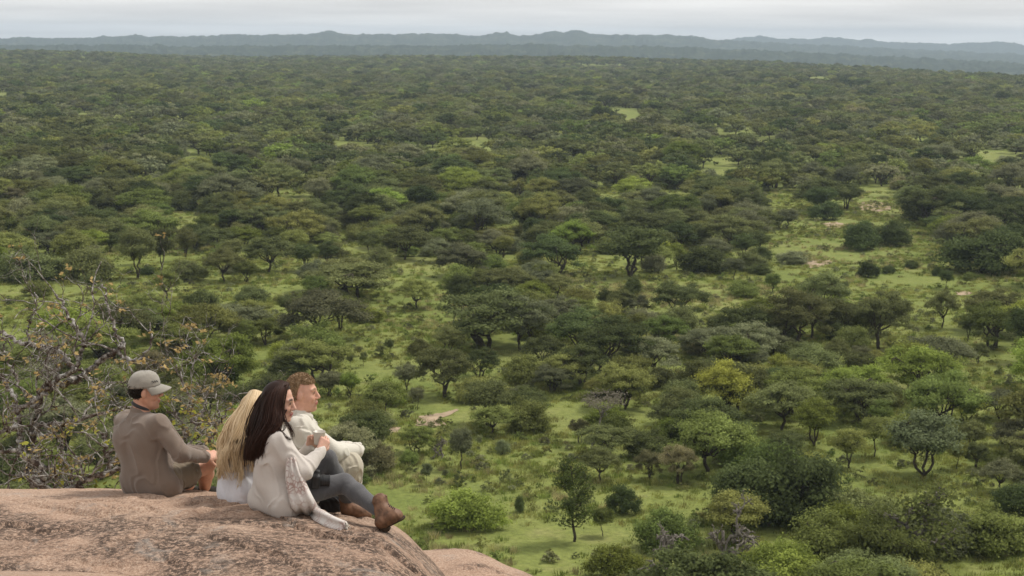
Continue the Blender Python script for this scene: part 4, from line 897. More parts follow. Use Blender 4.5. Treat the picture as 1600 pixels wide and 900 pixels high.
def hair_base(c, A, s=1.0, thick=.012, back=.02, low=-.11):
    def reg(X, F):
        L = (X - c) @ A.T / s; a, z = L[..., 0], L[..., 2]; g = np.minimum(.086 + .28 * np.clip(a, -.04, 1) - z, np.maximum(a - back - .2 * np.clip(z, 0, 1), low - z)) * s; return np.maximum(F, g)
    return sdf_mesh([el(c + s * (-.012 * A[0] + .035 * A[2]), A, s * (np.array([.096, .076, .096]) + thick), .01), rc(c + s * (-.04 * A[0]), c + s * (-.05 * A[0] - .09 * A[2]), .075 * s, .06 * s, .03)], .006, reg)
def boot(parent, top, ank, heel, toe, mat, sole_mat, lace_mat, upv, ra=.044):
    fwd = unit(toe - heel); side = unit(np.cross(fwd, upv)); up = np.cross(side, fwd); hl = heel + up * .045; tl = toe + up * .034 - fwd * .035
    pr = [rc(ank, top, ra * .95, ra * 1.1, .02), rc(ank, hl + fwd * .045, ra * .95, .044, .03), rc(hl + fwd * .035, heel + fwd * .10 + up * .045, .040, .042, .03), rc(heel + fwd * .10 + up * .045, tl, .042, .034, .025), rc(ank, heel + fwd * .12 + up * .05, .045, .038, .03)]
    b = garment('boot', pr, mat, parent, .005, folds(.0022, 60))
    sp_ = []
    for q, wd in ((.028, .030), (.07, .030), (.11, .034), (.15, .037), (.19, .038), (.225, .034)):
        if q < np.linalg.norm(toe - heel) - .02: sp_.append(el(heel + fwd * q + up * .010, np.array([fwd, side, up]), np.array([.030, wd + .006, .012]), .012))
    sp_.append(bx(heel + fwd * .03 - up * .008, np.array([fwd, side, up]), np.array([.032, .033, .014]), .006, .006))
    V, Q = sdf_mesh(sp_, .005); so = obj('sole', mesh('sole', rel(V, parent), [Q], sole_mat), b)
    ac = Acc()
    for j in range(5):
        q = j / 4; c0 = (ank + up * .02) * (1 - q) + (heel + fwd * .14 + up * .075) * q + fwd * .046 * (1 - q) + up * .004
        ac.tube(rel(np.array([c0 - side * .022, c0 + up * .006 + fwd * .006, c0 + side * .022]), parent), .0032, 5)
    obj('lace', ac.build('lace', lace_mat), b)
    V, Q = sdf_mesh([rc(top + side * ra * .75 + up * .004, top + fwd * ra * .95 + up * .012, .010, .010, .01), rc(top - side * ra * .75 + up * .004, top + fwd * ra * .95 + up * .012, .010, .010, .01), rc(top + side * ra * .75 + up * .004, top - fwd * ra * .9 + up * .008, .010, .010, .01), rc(top - side * ra * .75 + up * .004, top - fwd * ra * .9 + up * .008, .010, .010, .01)], .005)
    obj('cuff', mesh('cuff', rel(V, parent), [Q], mat), b)
    return b
def torso(hL, hR, wai, che, sL, sR, w, grow=0.0, ch=.112, wa=.10, hp=.112):
    return [rc(hL, hR, hp + grow, hp + grow, .05), rc(wai - w * .065, wai + w * .065, wa + grow, wa + grow, .08), rc(che - w * .085, che + w * .085, ch + grow, ch + grow, .09), rc(sL, sR, .058 + grow * .8, .058 + grow * .8, .07)]
def on_rock(px, py): return main_rock.hit(px, py)

TAUPE = cloth('taupe_knit', (.180, .135, .105), 70, .10, bstr=.4); GREYFELT = cloth('grey_cap_cotton', (.29, .265, .225), 80, .10); SHORTS = cloth('khaki_shorts_cotton', (.175, .135, .09), 60, .12); CHAR = cloth('charcoal_collar', (.035, .033, .035), 60)
WHITE = cloth('white_cotton', (.66, .65, .68), 60, .05); CREAM = cloth('cream_knit', (.55, .50, .455), 90, .12, bstr=.25); SHIRT = cloth('cream_shirt_cotton', (.58, .545, .475), 60, .06); TROUS = cloth('pale_khaki_trousers', (.42, .375, .29), 60, .10)
LEGG = cloth('charcoal_leggings', (.072, .070, .074), 80, .08); LEATHER = plain('worn_brown_leather', (.150, .076, .042), .6, .35, 26, .45); SOLE = plain('dark_boot_sole', (.045, .028, .018), .8, .2, 40, .3); LACE = plain('dark_lace', (.02, .015, .012), .8)
SHOE = plain('dark_shoe', (.022, .018, .014), .8, .2); SOCK = cloth('olive_sock', (.06, .055, .035))
BLACK = plain('black_plastic', (.014, .014, .015), .45, .45, 80, .15); GLASS = plain('lens_glass', (.01, .012, .02), .08, .8); BAGM = cloth('black_nylon', (.014, .014, .016), 90); MUG = plain('cream_enamel', (.52, .48, .42), .4, .45, 20, .05)

# ---------------------------------------------------------------- man in the cap
def man_cap():
    D = on_rock(236, 772); J = lambda px, py, dd=0: W(px, py, D + dd); base = J(236, 772)
    e = empty('person', tuple(base), 'man in grey cap and taupe knit sweater sitting hugging his bare knee', 'person', None)
    hL, hR = J(217, 750, .09), J(256, 752, -.05); sL, sR = J(197, 660, .13), J(247, 664, -.12); w = unit(sR - sL); wai, che = J(229, 722), J(220, 684)
    eR, wR = J(283, 708, -.17), J(321, 715, .03); eL, wL = J(256, 705, .30), J(318, 706, .24); kR, kL = J(322, 727, .17), J(284, 722, .40); aR, aL = J(320, 764, .42), J(297, 763, .62)
    hc = J(227, 611, -.01); A = frame(8, -2); hp, P = head_prims(hc, A, 1.0)
    legs = [rc(hR, kR, .085, .060, .03), rc(kR, kR * .65 + aR * .35, .056, .055, .02), rc(kR * .65 + aR * .35, aR, .055, .036, .02), rc(hL, kL, .085, .060, .03), rc(kL, aL, .056, .036, .02)]
    hands = hand_prims(wR, J(338, 711, .10) - wR, np.array([.1, -.75, .7]), 1, (28, 45, 35), .1, 1.05) + hand_prims(wL, J(338, 712, .16) - wL, np.array([-.1, .3, .9]), -1, (20, 35, 30), .1, 1.05)
    body = torso(hL, hR, wai, che, sL, sR, w, -.012) + legs + [rc(J(219, 646, .01), J(221, 628, .0), .066, .056, .03), rc(sR, eR, .05, .042), rc(eR, wR, .042, .029), rc(sL, eL, .05, .042), rc(eL, wL, .042, .029)] + hp + hands
    me = body_mesh(body, SKIN_M, P, stub=(.16, .09, .065)); me.vertices.foreach_set('co', rel(np.array([v.co for v in me.vertices]), e).astype(np.float32).ravel()); obj('body', me, e)
    sw = torso(hL, hR, wai, che, sL, sR, w, .010, .122, .118, .116)
    sw += [rc(J(219, 650, .01), J(219, 643, .01), .085, .070, .03), rc(sR, eR, .072, .060, .016), rc(eR, wR * .9 + eR * .1, .060, .043, .02), rc(wR * .90 + eR * .10, wR, .041, .040, .004), rc(sL, eL, .073, .060, .04), rc(eL, wL, .06, .042, .03), rc(J(214, 757, .07), J(262, 760, -.06), .092, .092, .05)]
    s = garment('sweater', sw, TAUPE, e, .0065, folds(.0085, 19, (1, 1, .7)))
    V, Q = sdf_mesh([el(J(220, 634, .0), frame(8, -24), np.array([.070, .064, .024]), .01)], .005); obj('collar', mesh('collar', rel(V, e), [Q], CHAR), s)
    q = .55; garment('shorts', [rc(hR, hR * (1 - q) + kR * q, .112, .094, .03), rc(hL, hL * .25 + kL * .75, .108, .088, .03), rc(hL, hR, .115, .115, .04), rc(hR * .6 + kR * .4, hR * .4 + kR * .6, .092, .088, .02)], SHORTS, e, .006, folds(.009, 26))
    for a, k in ((aR, 0), (aL, 1)):
        t = a + np.array([.15, .10, -.045]); b = garment('shoe', [rc(a + [-.03, -.02, -.045], a + [.05, .03, -.04], .038, .042, .02), rc(a + [.05, .03, -.04], t, .042, .033, .02), rc(a + [0, 0, .0], a + [0, 0, -.04], .045, .042, .02)], SHOE, e, .006)
        garment('sock', [rc(a + [0, 0, .07], a + [0, 0, -.01], .043, .043, .01)], SOCK, b if False else e, .006)
    short_hair(hc, A, H_BLACK, e, 1.0, -1.0, -.018, -.066, .007, spikes=600, lift=.010, ceil=.045)
    # cap: six-panel crown, visor, button, stitched mark
    n1, n2 = 40, 14; V = []
    for i in range(n2 + 1):
        v = i / n2 * math.pi / 2
        for j in range(n1):
            a = j * 2 * math.pi / n1; pan = 1 - .010 * abs(math.cos(3 * a)) ** 10
            zz = .102 * math.sin(v) ** .92; V.append(P(-.010 + .106 * math.cos(v) ** .75 * math.cos(a) * pan, .087 * math.cos(v) ** .75 * math.sin(a) * pan, .034 + zz + .012 * math.cos(a) * math.cos(v)))
    V = np.array(V); i = np.arange(n2)[:, None] * n1; j = np.arange(n1)[None]; k = (j + 1) % n1; Q = np.stack([i + j, i + k, i + n1 + k, i + n1 + j], -1).reshape(-1, 4)
    V = V + np.random.default_rng(4).normal(size=V.shape) * .0012
    cp = obj('cap', mesh('cap', rel(V, e), [Q], GREYFELT), e); md = cp.modifiers.new('thick', 'SOLIDIFY'); md.thickness = .004; md.offset = 0
    V = []; m1, m2 = 25, 8
    for i in range(m2 + 1):
        r_ = i / m2
        for j in range(m1):
            a = math.radians(-78 + 156 * j / (m1 - 1)); ex = .078 * r_ * max(0, math.cos(a * .98)) ** .55
            V.append(P(-.010 + .104 * math.cos(a) + ex, .086 * math.sin(a) * (1 + .02 * r_), .046 + .012 * (math.cos(a) - 1) * 1.2 - .020 * r_ ** 1.3 - .030 * r_ * (math.sin(a)) ** 2))
    i = (np.arange(m2)[:, None] * m1 + np.arange(m1 - 1)[None]).ravel(); vs = obj('visor', mesh('visor', rel(np.array(V), e), [np.stack([i, i + 1, i + m1 + 1, i + m1], -1)], GREYFELT), cp); md = vs.modifiers.new('thick', 'SOLIDIFY'); md.thickness = .005; md.offset = 0
    b = Acc(); tp = P(-.010, 0, .137); b.tube(rel(np.array([tp - A[2] * .003, tp + A[2] * .002, tp + A[2] * .004]), e), [.009, .008, .002], 8); obj('button', b.build('button', GREYFELT), cp)
    b = Acc(); pts = []
    for q in np.linspace(0, 1, 22):
        a = math.radians(58 - 34 * q); zz = .078 + .006 * math.sin(q * 21); v = math.asin(min(1, ((zz - .034 - .008) / .102)) ** (1 / .92)); pts.append(P(-.010 + .110 * math.cos(v) ** .75 * math.cos(a), .091 * math.cos(v) ** .75 * math.sin(a), zz))
    b.tube(rel(np.array(pts), e), .0016, 4); obj('embroidery', b.build('embroidery', BLACK), cp)
man_cap()

# ---------------------------------------------------------------- blonde woman
def woman_blonde():
    D = on_rock(362, 786); J = lambda px, py, dd=0: W(px, py, D + dd); e = empty('person', tuple(J(362, 786)), 'woman with long wavy blonde hair in a white top seen from behind', 'person')
    hL, hR = J(366, 764, .09), J(388, 768, -.05); sL, sR = J(363, 690, .10), J(396, 694, -.10); w = unit(sR - sL); wai, che = J(374, 738, .02), J(378, 705, .02)
    kL, kR = J(420, 735, .42), J(432, 742, .26); aL, aR = J(440, 782, .58), J(452, 788, .45); eL, eR = J(392, 735, .28), J(420, 732, .02); wL, wR = J(425, 728, .34), J(440, 724, .2)
    hc = J(400, 646, .02); A = frame(30, -8, 6); hp, P = head_prims(hc, A, .95, True)
    body = torso(hL, hR, wai, che, sL, sR, w, -.02, .10, .09, .11) + [rc(hL, kL, .08, .055), rc(kL, aL, .052, .035), rc(hR, kR, .08, .055), rc(kR, aR, .052, .035), rc(J(384, 678, .02), hc - .06 * A[2] - .02 * A[0], .05, .045), rc(sL, eL, .042, .036), rc(eL, wL, .035, .024), rc(sR, eR, .042, .036), rc(eR, wR, .035, .024)]
    body += hp + hand_prims(wR, J(460, 722, .25) - wR, np.array([0, -.4, .9]), 1, s=.92) + hand_prims(wL, J(445, 726, .4) - wL, np.array([0, 0, 1.0]), -1, s=.92) + [rc(aL, aL + [.15, .08, -.05], .035, .025), rc(aR, aR + [.15, .08, -.05], .035, .025)]
    me = body_mesh(body, SKIN_F, P, .95, h=.006); me.vertices.foreach_set('co', rel(np.array([v.co for v in me.vertices]), e).astype(np.float32).ravel()); obj('body', me, e)
    garment('top', torso(hL, hR, wai, che, sL, sR, w, -.004, .098, .098, .108) + [rc(J(360, 773, .05), J(382, 778, -.05), .080, .080, .05), rc(sL, eL, .06, .055), rc(sR, eR, .06, .055), rc(eL, wL, .052, .036), rc(eR, wR, .052, .036)], WHITE, e, .0065, folds(.007, 24, (1, 1, .5)))
    garment('jeans', [rc(hL * .9 + kL * .1, kL, .09, .068), rc(kL, aL, .066, .05), rc(hR * .9 + kR * .1, kR, .09, .068), rc(kR, aR, .066, .05)], LEGG, e, .0075)
    rows = [[J(388, 614, .04), J(396, 609, -.02), J(410, 613, -.03)], [J(375, 634, .04), J(388, 628, -.10), J(411, 628, -.09)], [J(357, 660, .04), J(378, 656, -.16), J(409, 656, -.13)],
            [J(344, 690, .02), J(369, 688, -.22), J(403, 688, -.17)], [J(340, 720, -.04), J(365, 722, -.235), J(394, 722, -.19)], [J(340, 757, -.08), J(363, 761, -.23), J(386, 757, -.19)]]
    long_hair(rows, H_BLONDE, e, 1150, 5, .030, 15, .05, rad=.0030, cut=(.74, 1.0), locks=14, base=hair_base(hc, A, .95))
woman_blonde()

# ---------------------------------------------------------------- blond man
def man_blond():
    D = on_rock(478, 796); J = lambda px, py, dd=0: W(px, py, D + .12 + dd); e = empty('person', tuple(J(470, 790)), 'man with short sandy hair in a cream shirt resting forearm on his knee', 'person')
    hL, hR = J(465, 768, .13), J(470, 772, -.12); sL, sR = J(473, 660, .19), J(469, 667, -.16); w = unit(sR - sL); wai, che = J(464, 728), J(467, 692)
    eR, wR = J(519, 706, -.10), J(551, 705, .06); eL, wL = J(512, 704, .28), J(541, 700, .19); kR, kL = J(546, 727, -.02), J(540, 724, .30); aR, aL = J(543, 782, .10), J(535, 780, .35)
    hc = J(473, 615, .0); A = frame(-4, 1); hp, P = head_prims(hc, A, .97)
    hands = hand_prims(wR, J(556, 716, .22) - wR, np.array([.8, -.1, .5]), 1, (25, 35, 30)) + hand_prims(wL, J(556, 694, .07) - wL, np.array([0, .1, .95]), -1, (18, 25, 25))
    body = torso(hL, hR, wai, che, sL, sR, w, -.012) + [rc(hL, kL, .08, .058), rc(kL, aL, .055, .036), rc(hR, kR, .08, .058), rc(kR, aR, .055, .036), rc(J(467, 652), hc - .06 * A[2] - .02 * A[0], .062, .055), rc(sR, eR, .048, .04), rc(eR, wR, .04, .028), rc(sL, eL, .048, .04), rc(eL, wL, .04, .028)] + hp + hands
    me = body_mesh(body, SKIN_B, P, .97, brow=(.22, .13, .07), stub=(.30, .17, .11)); me.vertices.foreach_set('co', rel(np.array([v.co for v in me.vertices]), e).astype(np.float32).ravel()); obj('body', me, e)
    s = garment('shirt', torso(hL, hR, wai, che, sL, sR, w, .012, .125, .12, .118) + [rc(sR, eR, .076, .066, .04), rc(eR, wR + [.03, 0, 0], .066, .054, .03), rc(sL, eL, .074, .062, .04), rc(eL, wL, .062, .05, .03), rc(eR * .5 + wR * .5 - [0, 0, .03], wR - [0, 0, .02], .055, .05, .03)], SHIRT, e, .0062, folds(.0105, 24))
    V, Q = sdf_mesh([rc(J(468, 650, -.03), J(481, 652, -.02), .042, .034, .02), rc(J(464, 647, .0), J(470, 645, .04), .058, .048, .02)], .005, folds(.004, 30)); obj('collar', mesh('collar', rel(V, e), [Q], SHIRT), s)
    garment('trousers', [rc(hR, kR, .115, .085, .03), rc(kR, kR * .3 + aR * .7, .088, .085, .03), rc(hL, kL, .11, .08, .03), rc(kL, aL, .082, .075, .03), rc(hL, hR, .12, .12, .03), rc(kR + [.03, 0, -.03], J(556, 746, -.02), .05, .035, .03)], TROUS, e, .0065, folds(.009, 26, (1, 1, .6)))
    for a in (aR, aL): garment('shoe', [rc(a + [-.03, 0, -.04], a + [.04, .03, -.04], .04, .042, .02), rc(a + [.04, .03, -.04], a + [.12, .07, -.05], .042, .034, .02), rc(a + [0, 0, .02], a + [0, 0, -.03], .045, .042)], LEATHER, e, .007)
    short_hair(hc, A, H_SAND, e, .97, .078, -.030, -.05, .007, spikes=1300, seed=6, lift=.009)
man_blond()

# ---------------------------------------------------------------- dark-haired woman
def woman_dark():
    D = on_rock(432, 803); J = lambda px, py, dd=0: W(px, py, D + dd); e = empty('person', tuple(J(432, 803)), 'woman with long dark hair in cream sweater, grey leggings and brown boots holding a mug', 'person')
    hL, hR = J(430, 772, .13), J(443, 777, -.07); sL, sR = J(432, 680, .16), J(434, 688, -.12); w = unit(sR - sL); wai, che = J(425, 745, .02), J(428, 712, .02)
    eR, wR = J(474, 738, -.17), J(500, 706, -.06); eL, wL = J(464, 728, .22), J(484, 700, .09)
    hd = on_rock(600, 832) - D; kR, kL = J(538, 755, .06), J(511, 717, .18); aR, aL = J(594, 799, hd + .05), J(546, 786, .30)
    hc = J(436, 629, .0); A = frame(-9, -7); hp, P = head_prims(hc, A, .95, True)
    cupc = J(499, 684, .0); cw = .037
    hands = hand_prims(wR, J(507, 690, -.03) - wR, np.array([.55, -.80, .1]), 1, (38, 48, 35), 0, .90, (.9, .3)) + hand_prims(wL, J(489, 684, .06) - wL, np.array([-.35, .75, .2]), -1, (38, 48, 35), 0, .90, (.9, .3))
    body = torso(hL, hR, wai, che, sL, sR, w, -.02, .095, .085, .108) + [rc(hL, kL, .08, .055), rc(kL, aL, .05, .035), rc(hR, kR, .08, .055), rc(kR, aR, .05, .035), rc(J(427, 672, .01), hc - .06 * A[2] - .02 * A[0], .05, .045), rc(sR, eR, .04, .034), rc(eR, wR, .034, .023), rc(sL, eL, .04, .034), rc(eL, wL, .034, .023)] + hp + hands
    me = body_mesh(body, SKIN_F, P, .95, (.40, .12, .13), (.03, .016, .012)); me.vertices.foreach_set('co', rel(np.array([v.co for v in me.vertices]), e).astype(np.float32).ravel()); obj('body', me, e)
    sw = torso(hL, hR, wai, che, sL, sR, w, .006, .102, .105, .116) + [rc(sR, eR, .061, .054, .04), rc(eR, wR, .054, .036, .03), rc(wR * .94 + eR * .06, wR + (wR - eR) * .06, .037, .034, .006), rc(sL, eL, .06, .052, .04), rc(eL, wL, .052, .036, .03), rc(J(409, 776, .12), J(452, 788, -.10), .088, .084, .05), rc(J(404, 782, .05), J(446, 797, -.10), .060, .060, .05), rc(J(428, 676, .01), J(430, 670, .0), .07, .06, .03)]
    garment('sweater', sw, CREAM, e, .0062, folds(.0075, 22, (1, 1, .6)))
    kk = .35; garment('leggings', [rc(hR, kR, .092, .062, .03), rc(kR, kR * (1 - kk) + aR * kk, .060, .058, .02), rc(kR * (1 - kk) + aR * kk, aR, .058, .040, .02), rc(hL, kL, .09, .060, .03), rc(kL, kL * (1 - kk) + aL * kk, .058, .056, .02), rc(kL * (1 - kk) + aL * kk, aL, .056, .04, .02)], LEGG, e, .006, folds(.0016, 40))
    up1 = unit(np.array([-.12, 0, 1.0])); hee = J(594, 829, hd + .02); toe = J(633, 810, hd + .0)
    boot(e, J(594, 783, hd + .06), J(599, 800, hd + .04), hee, toe, LEATHER, SOLE, LACE, up1)
    boot(e, J(541, 779, .31), J(545, 790, .31), J(533, 806, .30), J(580, 814, .30), LEATHER, SOLE, LACE, np.array([.1, 0, 1.0]))
    rows = [[J(426, 598, .03), J(437, 594, -.02), J(452, 599, -.03)], [J(410, 616, .05), J(424, 614, -.088), J(445, 613, -.080)], [J(398, 640, .06), J(417, 638, -.115), J(439, 639, -.105)],
            [J(388, 668, .05), J(411, 666, -.15), J(438, 664, -.14)], [J(384, 696, .03), J(400, 694, -.14), J(415, 690, -.16)], [J(388, 728, .0), J(396, 731, -.10), J(405, 724, -.13)]]
    ex = [([J(446, 602, -.06), J(441, 625, -.10), J(441, 650, -.11), J(453, 668, -.15), J(458, 684, -.14)], 22, .005), ([J(447, 640, -.10), J(436, 664, -.15), J(446, 682, -.17), J(456, 686, -.16)], 10, .006), ([J(432, 664, -.15), J(416, 690, -.17), J(411, 716, -.16)], 12, .006)]
    long_hair(rows, H_DARK, e, 1150, 9, .020, 9, .05, rad=.0030, cut=(.82, 1.0), locks=20, base=hair_base(hc, A, .95, .012, .012), extra=ex)
    b = Acc()
    for q in np.linspace(-1.2, 1.2, 17):
        c0 = P(.0 + .058 * math.cos(q), .058 * math.sin(q), -.135 - .012 * math.cos(q)); b.tube(rel(np.array([c0 - [0, 0, .006], c0 - [0, 0, .003], c0 + [0, 0, .003], c0 + [0, 0, .006]]), e), [.002, .006, .006, .002], 6)
    obj('necklace', b.build('necklace', MUG), e)
    # scarf hanging from the arm onto the rock
    path = np.array([J(456, 716, -.19), J(458, 738, -.21), J(465, 765, -.21), J(474, 790, -.20)] + [W(a, b_, on_rock(a, b_) - .035) for a, b_ in ((484, 806), (500, 817), (518, 826), (538, 833))])
    Pp = spline(path, 60); m = 34; t_ = np.linspace(0, 1, 60); wid = np.interp(t_, [0, .2, .5, .7, 1], [.028, .058, .084, .084, .072]); V = np.zeros((60, m, 3)); Tn = np.gradient(Pp, axis=0); Tn /= np.linalg.norm(Tn, axis=1, keepdims=True)
    for j in range(m):
        a = 2 * math.pi * j / m; sd_ = np.cross(Tn, -c_f); sd_ /= np.linalg.norm(sd_, axis=1, keepdims=True); nn = np.cross(sd_, Tn)
        fo = .010 * np.sin(math.cos(a) * 9 + 2.5 * t_ + .8) * (math.sin(a) > 0); V[:, j] = Pp + sd_ * (wid * math.cos(a))[:, None] + nn * ((.022 + 0 * t_) * math.sin(a) + fo)[:, None]
    V = V.reshape(-1, 3); i = np.arange(59)[:, None] * m; j = np.arange(m)[None]; k = (j + 1) % m; Q = np.stack([i + j, i + k, i + m + k, i + m + j], -1).reshape(-1, 4)
    ms, t, bb = new_mat('patterned_scarf'); v = objco(t); vo = N(t, 'ShaderNodeTexVoronoi', feature='DISTANCE_TO_EDGE'); vo.inputs['Scale'].default_value = 34; t.links.new(v, vo.inputs['Vector'])
    c = ramp(t, vo.outputs['Distance'], [(.06, (.40, .28, .25)), (.16, (.62, .57, .53))]); c = mixc(t, ramp(t, noise(t, 7, 3, vec=v), [(.45, (0, 0, 0)), (.6, (1, 1, 1))]), c, (.62, .58, .54)); t.links.new(c, bb.inputs['Base Color']); bb.inputs['Roughness'].default_value = .9; bump(t, bb, noise(t, 220, 2, vec=v), .3, .004)
    V = np.vstack([V, Pp[:1], Pp[-1:]]); nv = 60 * m; jj = np.arange(m); T3 = np.vstack([np.stack([np.full(m, nv), (jj + 1) % m, jj], -1), np.stack([np.full(m, nv + 1), 59 * m + jj, 59 * m + (jj + 1) % m], -1)]); sc = obj('scarf', mesh('scarf', rel(V, e), [Q, T3], ms), e); fr = Acc(); r = np.random.default_rng(8); sdv = np.cross(Tn[-1], -c_f); sdv /= np.linalg.norm(sdv)
    for q in np.linspace(-1, 1, 26):
        p0 = Pp[-1] + sdv * q * .066; d0 = unit(Tn[-1] + r.normal(size=3) * .18); fr.tube(rel(np.array([p0 - Tn[-1] * .01, p0 + d0 * .02, p0 + d0 * .038 - [0, 0, .006]]), e), [.003, .0025, .0012], 4)
    obj('fringe', fr.build('fringe', MUG), sc)
    # the mug she holds
    prof = [(0, 0), (.030, 0), (.0335, .004), (.0375, .078), (.0385, .081), (.0365, .081), (.032, .008), (0, .007)]; ns = 28; mc = Acc(); L = np.array([[r_ * math.cos(a), r_ * math.sin(a), z] for r_, z in prof for a in np.arange(ns) * 2 * math.pi / ns])
    i = np.arange(len(prof) - 1)[:, None] * ns; j = np.arange(ns)[None]; k = (j + 1) % ns; mo = obj('mug', mesh('mug', L, [np.stack([i + j, i + k, i + ns + k, i + ns + j], -1).reshape(-1, 4)], MUG), label='cream enamel mug held in both hands', category='mug'); mo.location = cupc - np.array([0, 0, .04])
    # camera on her lap
    ca = frame(6, -4); cc = J(498, 750, -.065); ce = empty('camera_with_lens', tuple(cc), 'black camera with a stubby lens resting on the grey leggings', 'camera')
    V, Q = sdf_mesh([bx(cc - ca[0] * .02, ca, np.array([.026, .062, .042]), .010), bx(cc - ca[0] * .018 + ca[2] * .045, ca, np.array([.022, .024, .018]), .008, .01), rc(cc - ca[0] * .01 + ca[1] * .05 - ca[2] * .02, cc - ca[0] * .01 + ca[1] * .05 + ca[2] * .025, .016, .016, .01)], .004); obj('camera_body', mesh('camera_body', rel(V, ce), [Q], BLACK), ce)
    ln = Acc(); q0 = rel(cc, ce); ln.tube(np.array([q0 + ca[0] * x for x in (0, .006, .022, .023, .036, .037, .060, .061, .068)]), [.034, .034, .034, .037, .037, .034, .034, .037, .037], 24); lo_ = obj('lens', ln.build('lens', BLACK, False), ce)
    lg = Acc(); lg.tube(np.array([q0 + ca[0] * .066, q0 + ca[0] * .0695, q0 + ca[0] * .0697]), [.030, .030, .010], 24); obj('front_glass', lg.build('front_glass', GLASS), lo_)
    # bag under her raised knee
    bd = on_rock(516, 801) + .02; bc = W(516, 789, bd); be = empty('camera_bag', tuple(bc), 'small soft black bag on the rock under the bent legs', 'bag')
    V, Q = sdf_mesh([bx(bc, frame(20), np.array([.075, .05, .055]), .03), rc(bc + [-.05, -.03, .04], bc + [.05, -.02, .045], .02, .02, .02)], .006, folds(.004, 30)); bo = obj('bag_body', mesh('bag_body', rel(V, be), [Q], BAGM), be)
    st = Acc(); st.tube(rel(spline([bc + [-.06, -.03, .03], bc + [-.03, -.06, .07], bc + [.03, -.06, .065], bc + [.065, -.03, .02]], 14), be), .007, 6); obj('strap', st.build('strap', BAGM), be)
woman_dark()

# ================================================================== lichen-covered bare tree beside the rock
LEAFBUD = foliage_mat('bud', (.40, .30, .13)); LEAFBUD2 = foliage_mat('young_leaf', (.27, .26, .05))
def lichen_tree(name, limbs, label, dref, seed, twigs, pads, base_drop):
    r = np.random.default_rng(seed); T, L = Acc(), Acc(); segs = []; pts0 = W(limbs[0][0][0][0], limbs[0][0][0][1], dref + limbs[0][0][0][2]); root = np.array([pts0[0], pts0[1], float(terr(pts0[0], pts0[1]))])
    e = empty(name, tuple(root), label, 'tree')
    for pts, r0, r1 in limbs:
        P = np.array([W(a, b, dref + c) for a, b, c in pts])
        if base_drop and pts is limbs[0][0]: P = np.vstack([[P[0, 0], P[0, 1], min(root[2], P[0, 2] - 3) - .3], P[0] - [0, 0, 2.2], P[0] - [0, 0, 1.2], P[0] - [0, 0, .5], P])
        P = spline(P, 8 * len(P)); P[1:-1] += r.normal(size=(len(P) - 2, 3)) * .012; T.tube(rel(P, e), 0.88 * np.linspace(r0, r1, len(P)) * (1 + .12 * r.normal(size=len(P))), 8); segs.append((P, r0, r1))
    tips = []
    def twig(p, d, ln, rad, lev):
        n = 7; P = [p]; d = unit(d)
        for i in range(n): d = unit(d + r.normal(size=3) * .30 + np.array([0, 0, .05])); P.append(P[-1] + d * ln / n)
        P = np.array(P); T.tube(rel(P, e), np.linspace(rad, rad * .5, n + 1), 5 if rad > .008 else 4, cap=False)
        if lev > 0:
            for k in range(r.integers(2, 5)): i = r.integers(2, n + 1); twig(P[i], d + r.normal(size=3) * .95, ln * r.uniform(.4, .75), rad * .6, lev - 1)
        if lev <= 1: tips.append((P[-1], d)); tips.append((P[n // 2], d))
    for P, r0, r1 in segs:
        L_ = np.linalg.norm(np.diff(P, axis=0), axis=1).sum()
        for k in range(int(twigs * L_) + 1):
            i = r.integers(len(P) // 5, len(P)); t = unit(P[min(i + 1, len(P) - 1)] - P[i - 1]); rad = max(.0045, (r0 + (r1 - r0) * i / len(P)) * .42)
            twig(P[i], t * .5 + r.normal(size=3) * .8 + np.array([0, 0, .35]), r.uniform(.3, .8), min(rad, .011), 2)
    obj('trunk', T.build('branches', LICHEN), e)
    M = Acc()
    for p, d in tips:
        if r.random() < pads * np.interp(p[2], [CAM[2] - 4.2, CAM[2] - 2.6, CAM[2] - 1.6], [.5, .34, .08]):
            q = r.integers(5, 11); tgt = M if p[2] < root[2] * 0 + CAM[2] - 3.1 and r.random() < .5 else L
            leaf_quads(tgt, rel(p + r.normal(size=(q, 3)) * np.array([.03, .03, .012]), e), .042, r, .9, r.uniform(.7, 1.25), .6)
    if L.V: obj('crown', L.build('young_buds', LEAFBUD, False), e)
    if M.V: obj('leaves', M.build('young_leaves', LEAFBUD2, False), e)
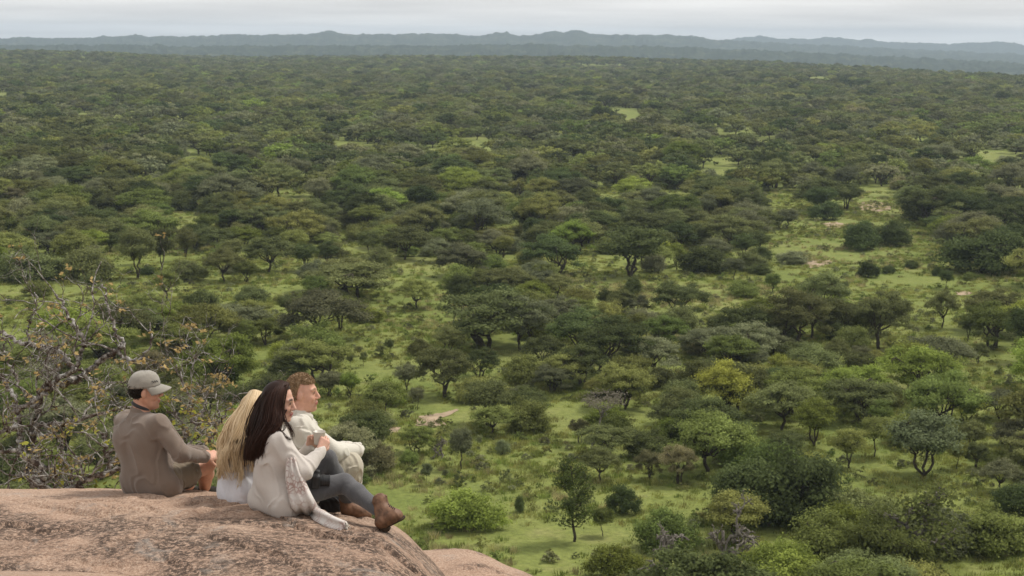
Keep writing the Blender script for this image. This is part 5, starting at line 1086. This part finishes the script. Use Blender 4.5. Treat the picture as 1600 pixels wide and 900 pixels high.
lichen_tree('lichen_tree', [([(77, 775, 0), (58, 757, 0), (43, 737, .1), (50, 705, .1), (54, 672, .1), (62, 640, 0), (66, 611, -.1), (84, 598, -.1), (115, 578, -.2), (125, 553, -.2), (130, 535, -.2), (120, 515, -.2), (105, 490, -.1), (86, 460, 0)], .055, .012),
    ([(64, 775, -.3), (68, 742, -.3), (66, 730, -.3), (40, 712, -.3), (32, 690, -.2), (31, 668, -.2), (25, 644, -.1), (20, 619, 0), (3, 593, .1), (-25, 560, .2)], .038, .016),
    ([(66, 612, -.1), (95, 600, .1), (118, 592, .2), (137, 580, .2), (160, 562, .2), (185, 546, .1), (191, 536, .1), (179, 515, .1), (171, 482, .2), (160, 444, .3)], .045, .009), ([(185, 552, .1), (207, 565, 0), (225, 555, 0), (236, 530, 0), (234, 504, 0)], .018, .007),
    ([(115, 578, -.2), (100, 557, .1), (82, 545, .2), (50, 539, .3), (25, 532, .4), (0, 517, .5), (-40, 500, .6)], .034, .014), ([(50, 539, .3), (42, 515, .3), (55, 485, .3), (54, 457, .3)], .018, .006), ([(30, 668, -.2), (10, 672, -.5), (-20, 685, -.8)], .03, .015),
    ([(54, 672, .1), (61, 665, 0), (97, 662, -.2), (140, 650, -.3), (180, 640, -.2), (205, 636, 0)], .032, .01), ([(46, 676, .1), (61, 680, -.1), (87, 685, -.3), (102, 721, -.3), (110, 744, -.3)], .02, .008), ([(40, 712, -.3), (20, 704, -.4), (0, 706, -.5)], .025, .014),
    ([(85, 598, -.1), (120, 578, -.4), (140, 592, -.5), (152, 612, -.5)], .018, .006), ([(25, 644, -.1), (40, 634, -.3), (64, 621, -.4), (84, 600, -.4)], .024, .014), ([(61, 640, 0), (45, 620, .3), (30, 600, .5), (12, 560, .6), (5, 520, .6)], .022, .008),
    ([(130, 650, -.3), (150, 620, -.1), (175, 600, .1), (200, 596, .2)], .014, .006)], 'crooked bare tree crusted with pale lichen and sprouting orange buds behind the rock', 15.5, 21, 1.5, .2, True)
lichen_tree('lichen_shrub', [([(108, 775, 0), (118, 762, 0), (143, 747, 0), (184, 735, 0), (230, 728, .2), (280, 712, .4), (308, 696, .5), (303, 662, .5), (294, 622, .5), (276, 570, .6)], .045, .007), ([(165, 742, 0), (171, 728, 0), (164, 700, 0), (163, 683, .1), (150, 668, .2)], .03, .01),
    ([(280, 712, .4), (290, 680, .3), (280, 652, .3), (262, 640, .3)], .018, .006), ([(300, 660, .5), (330, 662, .4), (350, 652, .3), (368, 618, .3)], .016, .005), ([(308, 696, .5), (325, 690, .3), (340, 668, .3), (342, 640, .3), (330, 600, .4)], .016, .005),
    ([(303, 662, .5), (318, 640, .6), (322, 610, .6), (318, 585, .7)], .014, .005), ([(240, 725, .3), (255, 690, .5), (270, 655, .6), (285, 640, .6)], .016, .006)], 'low twisting shrub with a pale lichen limb and yellow young leaves behind the capped man', 14.6, 33, 2.4, .36, True)
